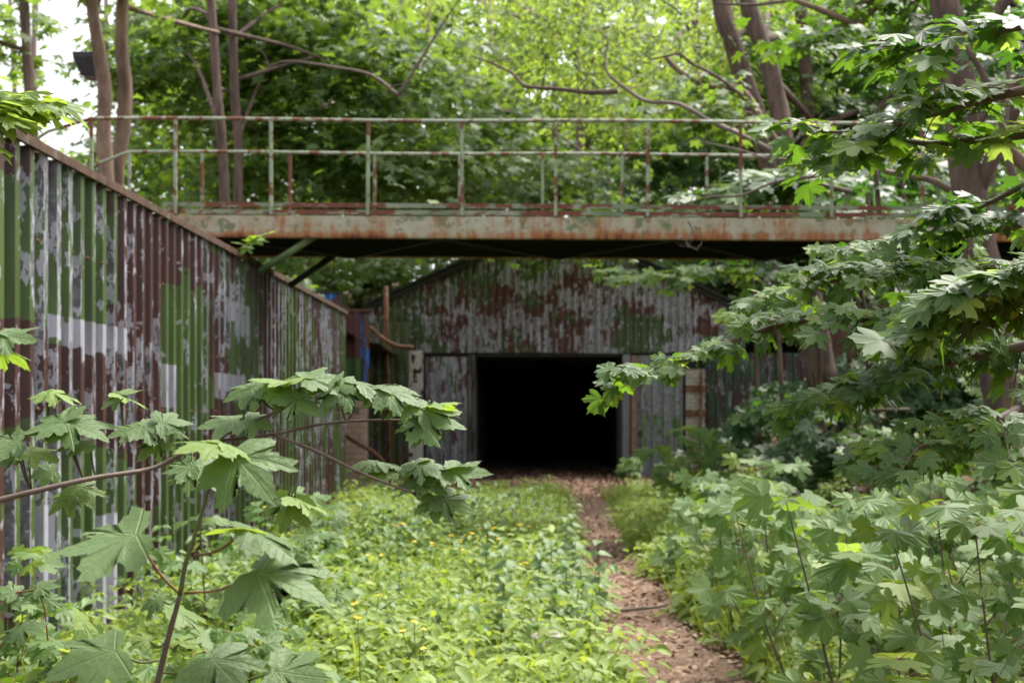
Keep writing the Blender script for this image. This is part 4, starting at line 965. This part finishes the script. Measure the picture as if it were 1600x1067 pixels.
for k, (px, Y, h, rx, nm) in enumerate(((1235,31,1.1,1.0,'dark low bush on the bank just right of the dark side wall'),(1330,26,1.0,1.1,'dark bush on the shaded bank below the right green strut'),(1420,22,.9,1.0,'dark bush on the shaded bank left of the ridged trunk'),
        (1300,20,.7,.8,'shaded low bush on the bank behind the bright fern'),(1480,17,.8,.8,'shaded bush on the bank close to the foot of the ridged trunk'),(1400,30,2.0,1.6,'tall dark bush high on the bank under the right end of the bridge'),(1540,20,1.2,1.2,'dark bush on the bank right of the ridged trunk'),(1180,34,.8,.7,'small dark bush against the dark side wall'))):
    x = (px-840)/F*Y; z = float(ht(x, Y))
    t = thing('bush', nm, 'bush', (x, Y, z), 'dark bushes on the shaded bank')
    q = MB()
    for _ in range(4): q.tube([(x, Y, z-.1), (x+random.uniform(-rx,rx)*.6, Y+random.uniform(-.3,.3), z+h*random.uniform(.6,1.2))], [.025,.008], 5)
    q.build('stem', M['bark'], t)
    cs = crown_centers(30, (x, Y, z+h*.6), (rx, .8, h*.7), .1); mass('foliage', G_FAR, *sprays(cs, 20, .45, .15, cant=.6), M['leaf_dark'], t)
# undergrowth on the terrace, just behind the wall and the railing
for k, (px, Y, h, rx) in enumerate(((60,21,.5,.9),(240,22,.8,1.4),(330,23,.9,1.4),(350,25,.8,1.2),(400,29,1.6,2.2),(300,30,2.2,2.4))):
    x = (px-840)/F*Y; z = 3.2
    t = thing('bush', ['low shrub at the base of the curved trunk behind the left wall', 'low shrub behind the first posts of the railing', 'low shrub at the foot of the two thin maples', 'leafy shrub behind the third railing post from the left', 'taller shrub far behind the left end of the bridge deck', 'tallest shrub on the terrace, behind the two thin maples'][k], 'bush', (x, Y, z), 'shrubs on the terrace behind the left wall')
    q = MB()
    for _ in range(5): q.tube([(x, Y, z-.1), (x+random.uniform(-rx,rx)*.6, Y+random.uniform(-.4,.4), z+h*random.uniform(.6,1.3))], [.03,.01], 5)
    q.build('stem', M['bark'], t)
    cs = crown_centers(34, (x, Y, z+h*.7), (rx, 1.2, h*.8), .1); mass('foliage', G_FAR, *sprays(cs, 20, .5, .17, cant=.5), M['leaf_mid'], t)

# far forest: crowns and trunks that read as one mass
cs = []; tr = MB()
for k in range(250):
    px = rng.uniform(-150, 1750); Y = rng.uniform(42, 72); py = rng.uniform(-60, 420)
    rr = rng.uniform(1.8, 3.4)
    if py < 240 and abs(px-95) < 72+rr*18 : continue
    if py < 150 and px < 140 and random.random() < .5: continue
    cs.append(crown_centers(19, P(px, py, Y), (rr, rr*.8, rr*.75), .2))
for k in range(46):
    px = rng.uniform(-150, 1750); Y = rng.uniform(42, 66)
    if 60 < px < 130: continue
    b_ = P(px, 470, Y); tr.tube([b_, P(px+rng.uniform(-10,10), 200, Y), P(px+rng.uniform(-20,20), -80, Y)], [.16,.12,.08], 7, .2)
cs = np.concatenate(cs)
mass('distant_forest', G_FAR, *sprays(cs, 14, 1.0, .33, cant=.35), M['leaf_far'])
tag(tr.build('distant_trunks', M['bark_pale'], smooth=True), kind='stuff')

# ------------------------------------------------------------------ bare limbs
def limb(label, pts, r, twigs=4, mat='bark_pale', name='bare_branch'):
    q = catmull([P(*p) for p in pts], 5); t = thing(name, label, 'branch', q[0])
    n = len(q); MB().tube(q, [r*(1-.7*i/(n-1)) for i in range(n)], 8, .3).build('limb', M[mat], t, smooth=True)
    if twigs:
        w_ = MB()
        for _ in range(twigs):
            b = q[random.randrange(2, n-1)]; L = random.uniform(8, 22)*r
            d = Vector((random.uniform(-1,1), random.uniform(-.5,.5), random.uniform(.1,1))).normalized()
            w_.tube(catmull([b, b+d*L*.5+Vector((.1*L,0,0)), b+d*L], 3), [r*.3, r*.28, r*.25, r*.22, r*.2, r*.16, r*.1], 5)
        tag(w_.build('twig', M[mat], t, smooth=True), kind='stuff')
limb('wavy bare limb in the bright foliage, top centre', [(965,143,22),(925,145,22),(880,140,22),(840,137,22),(818,133,22),(800,115,22),(770,100,22),(735,88,22)], .042, 4, 'bark')
limb('long twisting limb curling down from the top right of centre toward the leaning trunks', [(1215,240,21),(1160,212,21),(1110,190,21),(1060,163,21),(1010,158,21),(980,140,21),(950,115,21),(945,90,21),(950,65,21),(935,45,21)], .04, 5, 'bark_pale')
limb('crooked dead branch lying against the lower rail at right', [(1485,296,14),(1451,280,14),(1405,272,14),(1381,267,14),(1367,253,14),(1340,256,14),(1249,250,14.2),(1161,246,14.4)], .035, 6, 'bark_pale')
limb('thin drooping twig crossing the posts right of centre', [(1275,276,15),(1210,285,15),(1160,305,15),(1110,308,15),(1058,322,15)], .018, 4, 'twig')
limb('dark arched limb high at the right of centre', [(1330,45,18),(1250,5,18),(1180,8,18),(1120,6,18)], .032, 4, 'bark')
limb('forked slender branch left of centre above the railing', [(622,150,19),(660,90,19),(690,40,19),(725,-10,19)], .025, 3, 'twig')
limb('fine sagging branch left of centre above the railing', [(622,150,19.2),(580,118,19.2),(520,105,19.2),(450,96,19.2),(415,106,19.2)], .025, 3, 'twig')
limb('tangle of crooked dark limbs near the top, right of centre', [(1160,150,19),(1120,120,19),(1080,100,19),(1060,85,19),(1020,92,19),(1000,80,19)], .026, 6, 'bark')
limb('dry hanging twigs dangling under the right part of the girder', [(1075,345,15.8),(1082,362,15.8),(1072,380,15.8),(1092,392,15.8)], .010, 6, 'twig')
q = thing('ivy_shoot', 'tiny pale-leaved shoot sticking up from the wall top below the girder', 'shoot', P(378, 384, 15.4))
MB().tube([P(378,384,15.4), P(395,375,15.4), P(412,366,15.4)], .006, 5).build('stem', M['stem_red'], q)
for (a, c) in (((380,382),(368,379)),((392,377),(388,372)),((398,376),(408,380)),((404,371),(400,366)),((412,366),(420,364)),((385,386),(378,392))):
    b_ = P(*a, 15.4); d = P(*c, 15.3)-b_; leaf_obj(q, 'leaf_young', b_, d, (0,-.6,1), d.length*1.2)

# ------------------------------------------------------------------ ground cover
def herb_plants(n, xr, yr, hh, leaf, tiers, keep, geo, size_y=.0):
    x = rng.uniform(*xr, n); y = rng.uniform(*yr, n); k = keep(x, y); x = x[k]; y = y[k]; n = len(x)
    pt = fbm(x*1.1+2, y*.8)+.6*fbm(x*3.1, y*2.7+5); h = hh*(.45+.8*rng.random(n))*np.clip(1+.55*pt, .3, 1.8); z = ht(x, y); ls = np.clip(1+.4*fbm(x*2.3+7, y*1.9), .55, 1.5)*(.75+.5*rng.random(n))
    P_, N_, T_, S_ = [], [], [], []
    a0 = rng.random(n)*6.28; lx = rng.normal(0, .10, n)*h/.3; ly = rng.normal(0, .1, n)*h/.3
    for t in range(tiers):
        f = (t+1)/tiers; nn = 3 if t == tiers-1 else 2
        for s in range(nn):
            a = a0+t*1.6+s*2*np.pi/nn+rng.normal(0, .3, n)
            sz = ls*leaf*(1.15-.55*f)*(.7+.6*rng.random(n))*(1+size_y*np.clip(y-8, 0, 30))
            P_.append(np.stack([x+lx*f+np.cos(a)*sz*.25, y+ly*f+np.sin(a)*sz*.25, z+h*f*.97], 1))
            T_.append(np.stack([np.cos(a), np.sin(a), .15-.65*rng.random(n)], 1))
            N_.append(np.stack([rng.normal(0, .22, n), -.25+rng.normal(0, .22, n), np.ones(n)], 1)); S_.append(sz)
    return np.concatenate(P_), np.concatenate(N_), np.concatenate(T_), np.concatenate(S_), (x, y, z, h)
def on_bed(x, y):
    c = path_c(y); e = .43+.08*np.sin(y*2.1+x)+.08*np.sin(y*5)
    d = np.where(x < c, c-x, x-c)
    patch = (fbm(x*1.9+3, y*1.1) > -.62) & ((x > -2.75+.25*np.sin(y*3)) | (y > 15) | (rng.random(len(x)) < .3))
    lim = 27.6-1.2*np.abs(np.sin(x*1.3))+2.5*sm(1.2, 2., x)
    right = (x > c) & (x > x0(y)+1.2)
    return (d > e) & patch & (y < lim) & (~right) & (x > -3.35)
a = herb_plants(8800, (-3.4, 2.9), (5.8, 20), .34, .118, 4, on_bed, G_OV)
mass('ground_cover', G_OV, *a[:4], M['herb'])
a = herb_plants(8500, (-3.4, 4.2), (18, 36), .26, .125, 3, on_bed, G_OV, .01)
mass('ground_cover', G_SM, *a[:4], M['herb'])
a = herb_plants(1500, (-3.4, 1.2), (6.2, 19), .52, .12, 4, lambda x, y: on_bed(x, y) & (fbm(x*.9+1, y*.8) > .05), G_NET)
b_ = herb_plants(2200, (-3.2, 2.9), (5.8, 22), .30, .05, 6, lambda x, y: on_bed(x, y) & (fbm(x*2.1+5, y*1.3+2) > -.1), G_SM)
mass('ground_cover', G_SM, *b_[:4], M['herb'])
o = mass('nettle_bed', G_NET, *a[:4], M['herb_blue'])
q = MB()
for x, y, z, h in zip(*a[4]):
    if rng.random() < .15: q.tube([(x, y, z), (x+.02, y, z+h*.9)], .003, 3)
tag(q.build('nettle_stems', M['stem']), kind='stuff')
# sparse herbs on the bank
a = herb_plants(5200, (1.6, 9.5), (5.5, 37), .18, .10, 3, lambda x, y: (x > x0(y)-.5) & (fbm(x*1.1+9, y*.9+4) > .12), G_OV, .012)
mass('bank_undergrowth', G_OV, *a[:4], M['leaf_maple'])

# grass tufts
n = 800; gx = rng.uniform(-3.3, 2.6, n); gy = rng.uniform(6, 27, n); k_ = on_bed(gx, gy) | (np.abs(gx-path_c(gy)-.45) < .12); gx, gy = gx[k_], gy[k_]
gx = np.repeat(gx, 5)+rng.normal(0, .03, 5*len(gx)); gy = np.repeat(gy, 5)+rng.normal(0, .03, 5*len(gy)); n = len(gx)
BL = (np.array([(-.02,0,0),(.02,0,0),(.018,.5,.02),(-.018,.5,.02),(0,1,-.12)], float), np.array([(0,1,2),(0,2,3),(3,2,4)]))
mass('grass', BL, np.stack([gx, gy, ht(gx, gy)], 1), rng.normal(size=(n, 3))*np.array([1,1,.2]), np.stack([rng.normal(0,.35,n), rng.normal(0,.35,n), np.ones(n)], 1), .25+.3*rng.random(n), M['herb'])
# single nettle plants that stand out
random.seed(21)
for k in range(16):
    px = random.uniform(750, 965); Y = random.uniform(8.6, 12.5); x = (px-840)/F*Y
    if abs(x-float(path_c(Y))) < .35: x = float(path_c(Y))-.4-random.random()*.3
    z = float(ht(x, Y)); t = thing('nettle_plant', 'tall upright nettle standing out of the green bed left of the path', 'plant', (x, Y, z), 'tall nettles beside the path')
    h = random.uniform(.45,.72); l = Vector((random.uniform(-.06,.06), random.uniform(-.06,.06), h))
    MB().tube([(x,Y,z), Vector((x,Y,z))+l], [.005,.003], 5).build('stem', M['stem'], t)
    for j in range(6):
        b_ = Vector((x,Y,z))+l*(.4+.12*j)
        for s in (0, math.pi):
            a_ = j*math.pi/2+s+random.uniform(-.3,.3)
            leaf_obj(t, 'nettle', b_, (math.cos(a_), math.sin(a_), -random.uniform(0,.4)), (0,-.35,1), .13*(1.1-.1*j)+.01, 1.)
# celandine flowers
PET = mesh_of('petal', ([(0,0,0),(.5,.35,.08),(.45,.85,.12),(0,1,.1),(-.45,.85,.12),(-.5,.35,.08)], [(0,1,2,3),(0,3,4,5)]), M['petal'])
for k in range(29):
    if k < 21: px = random.uniform(540, 830); py = random.uniform(795, 900)
    else: px = random.uniform(380, 1000); py = random.uniform(850, 1060)
    Y = 1.6*F/(py-650)*.82; x = (px-840)/F*Y
    if abs(x-float(path_c(Y))) < .3 or x < -3.3: continue
    z = float(ht(x, Y)); t = thing('celandine_plant', 'yellow-flowered celandine stalk rising from the green ground cover', 'flower', (x, Y, z), 'yellow celandines in the ground cover')
    stem = MB(); hh = random.uniform(.34,.5)
    for f in range(random.choice((1,2,3))):
        e = Vector((x+random.uniform(-.09,.09), Y+random.uniform(-.08,.08), z+hh+random.uniform(-.05,.06))); stem.tube([(x,Y,z), ((x+e.x)/2, Y, z+hh*.6), e], .0028, 4)
        for j in range(4):
            o = bpy.data.objects.new('petal', PET); C.objects.link(o); o.parent = t; o.location = e-t.location
            o.rotation_euler = (-.35+random.uniform(-.2,.2), random.uniform(-.2,.2), j*math.pi/2+f); s_ = .015+.0007*Y; o.scale = (s_,)*3
    stem.build('stem', M['stem'], t)

# ferns
def fern(label, x, y, n, L, z=None):
    z = float(ht(x, y)) if z is None else z
    t = thing('fern', label, 'fern', (x, y, z)); 
    for k in range(n):
        a = k*2*math.pi/n+random.uniform(-.2,.2); r = L*random.uniform(.8,1.1); vs = []; 
        pos, nrm, tip, sz = [], [], [], []
        for j in range(22):
            f = (j+1)/22; p = np.array([x+math.cos(a)*r*f*.9, y+math.sin(a)*r*f*.9, z+r*(.75*f-.72*f*f)+.03])
            for s in (-1, 1):
                pos.append(p); tip.append([-math.sin(a)*s+math.cos(a)*.35, math.cos(a)*s+math.sin(a)*.35, -.15]); nrm.append([math.cos(a)*.3, math.sin(a)*.3-.3, 1]); sz.append(r*.30*math.sin(math.pi*min(1, f*.85+.12)))
        o = mass('frond', G_SM, np.array(pos), np.array(nrm, float), np.array(tip, float), np.array(sz), M['fern'], t, stuff=False)
random.seed(4)
fern('bright green fern on the bank below the maple sprays', (1250-840)/F*21, 21, 12, 1.05)
fern('smaller fern beside the bright fern on the bank', (1190-840)/F*24, 24, 9, .8)
fern('dull fern high on the bank at the right edge', (1500-840)/F*11, 11, 8, .45)

# leaf litter
def litter(name, n, xr, yr, keep, mats, size=.05):
    x = rng.uniform(*xr, n); y = rng.uniform(*yr, n); k = keep(x, y); x = x[k]; y = y[k]; n = len(x)
    pos = np.stack([x, y, ht(x, y)+.035+rng.random(n)*.02], 1); tip = unit(n)*np.array([1,1,.35]); nrm = np.stack([rng.normal(0,.4,n), rng.normal(0,.4,n), np.ones(n)], 1)
    mass(name, G_SM, pos, nrm, tip, size*(.6+.8*rng.random(n)), mats)
def litter_mat(name, a, b):
    g = N(name); at = g.n('Attribute', attribute_name='tint'); return g.done(g.bsdf(g.mix(at.outputs['Fac'], a, b), .8, 0, None, .25))
M['litter'] = litter_mat('dead_leaf', (.10,.045,.032), (.30,.17,.125))
M['litter_pale'] = litter_mat('bleached_dead_leaf', (.22,.13,.085), (.43,.30,.22))
litter('leaf_litter', 15000, (2., 9), (7, 37), lambda x, y: x > x0(y)-.2, M['litter'], .085)
litter('leaf_litter', 16000, (.0, 2.2), (6.5, 37), lambda x, y: np.abs(x-path_c(y)) < .42+.4*rng.random(len(x)), M['litter_pale'], .05)
litter('leaf_litter', 11000, (-4.4, 3.9), (25.5, 43), lambda x, y: (y > 25.5) & ((y < 37) | ((x > -1.6) & (x < 2.2))), M['litter'], .10)
litter('leaf_litter', 2500, (-3.4, 2.), (6, 34), lambda x, y: ~on_bed(x, y), M['litter'], .06)

# earth face closing the hillside over the open ground
for xa_, xb_ in ((-6., fx(520)), (fx(1262), 62.)):
    tag(MB().box(xa_, xb_, 38.02, 38.3, -.3, 4.6).build('earth_face', M['ground']), kind='structure')
# stones, log, sticks
def rock(label, px, py, sx, sy, sz, mat='stone', Y=None, dz=0, name='stone'):
    Y = Y or 1.6*F/(py-650); x = (px-840)/F*Y; me = bpy.data.meshes.new(name)
    import bmesh
    bm = bmesh.new(); bmesh.ops.create_icosphere(bm, subdivisions=3, radius=1)
    s = random.uniform(0, 99)
    for v in bm.verts:
        k = 1+.35*noise.noise(v.co*1.3+Vector((s,0,0)))+.12*noise.noise(v.co*3.5+Vector((0,s,0)))
        v.co = Vector((v.co.x*sx, v.co.y*sy, max(v.co.z, -.4)*sz))*k
    bm.to_mesh(me); bm.free(); me.materials.append(M[mat])
    o = bpy.data.objects.new(name, me); C.objects.link(o); o.location = (x, Y, float(ht(x, Y))+sz*.3+dz); return tag(o, label, 'stone')
rock('pale flat stone showing through the herbs near the bottom centre', 855, 1035, .16, .14, .09, Y=8.6, dz=.14)
rock('smaller pale stone just above the flat one near the bottom centre', 893, 1008, .07, .08, .08, Y=9.3, dz=.16)
rock('whitish broken stone among the herbs left of the two near bottom centre', 838, 1012, .08, .07, .05, Y=9.1, dz=.16)
rock('brown rubble mound at the foot of the buff brick pillar', 578, 785, .42, .35, .26, 'mud', Y=27.3, name='rubble_mound')
def stick(label, pts, r, mat, name='log'):
    q = catmull([P(*p) for p in pts], 4)
    return tag(MB().tube(q, [r*(1-.3*i/len(q)) for i in range(len(q))], 9, .35).build(name, M[mat], smooth=True), label, 'log' if name == 'log' else 'stick')
def onground(px, Y, up=.03):
    x = (px-840)/F*Y; z = float(ht(x, Y))+up; return (px, 650-(z-EYE)*F/Y, Y)
stick('reddish rotten log lying on the bank at the right edge', [onground(1515, 10.2, .06), onground(1560, 10.4, .07), onground(1600, 10.5, .07)], .05, 'redwood')
stick('grey-brown stick slanting over the litter at the right edge', [onground(1540, 9.2, .04), onground(1580, 9.6, .05), onground(1620, 10., .1)], .022, 'bark', 'stick')
stick('pale stick lying straight across the path', [onground(955, 11.0, .07), onground(990, 11.15, .07), onground(1025, 11.2, .07), onground(1045, 11.3, .08)], .017, 'bark_pale', 'stick')
print('mass tris', TRI, 'objects', len(bpy.data.objects))
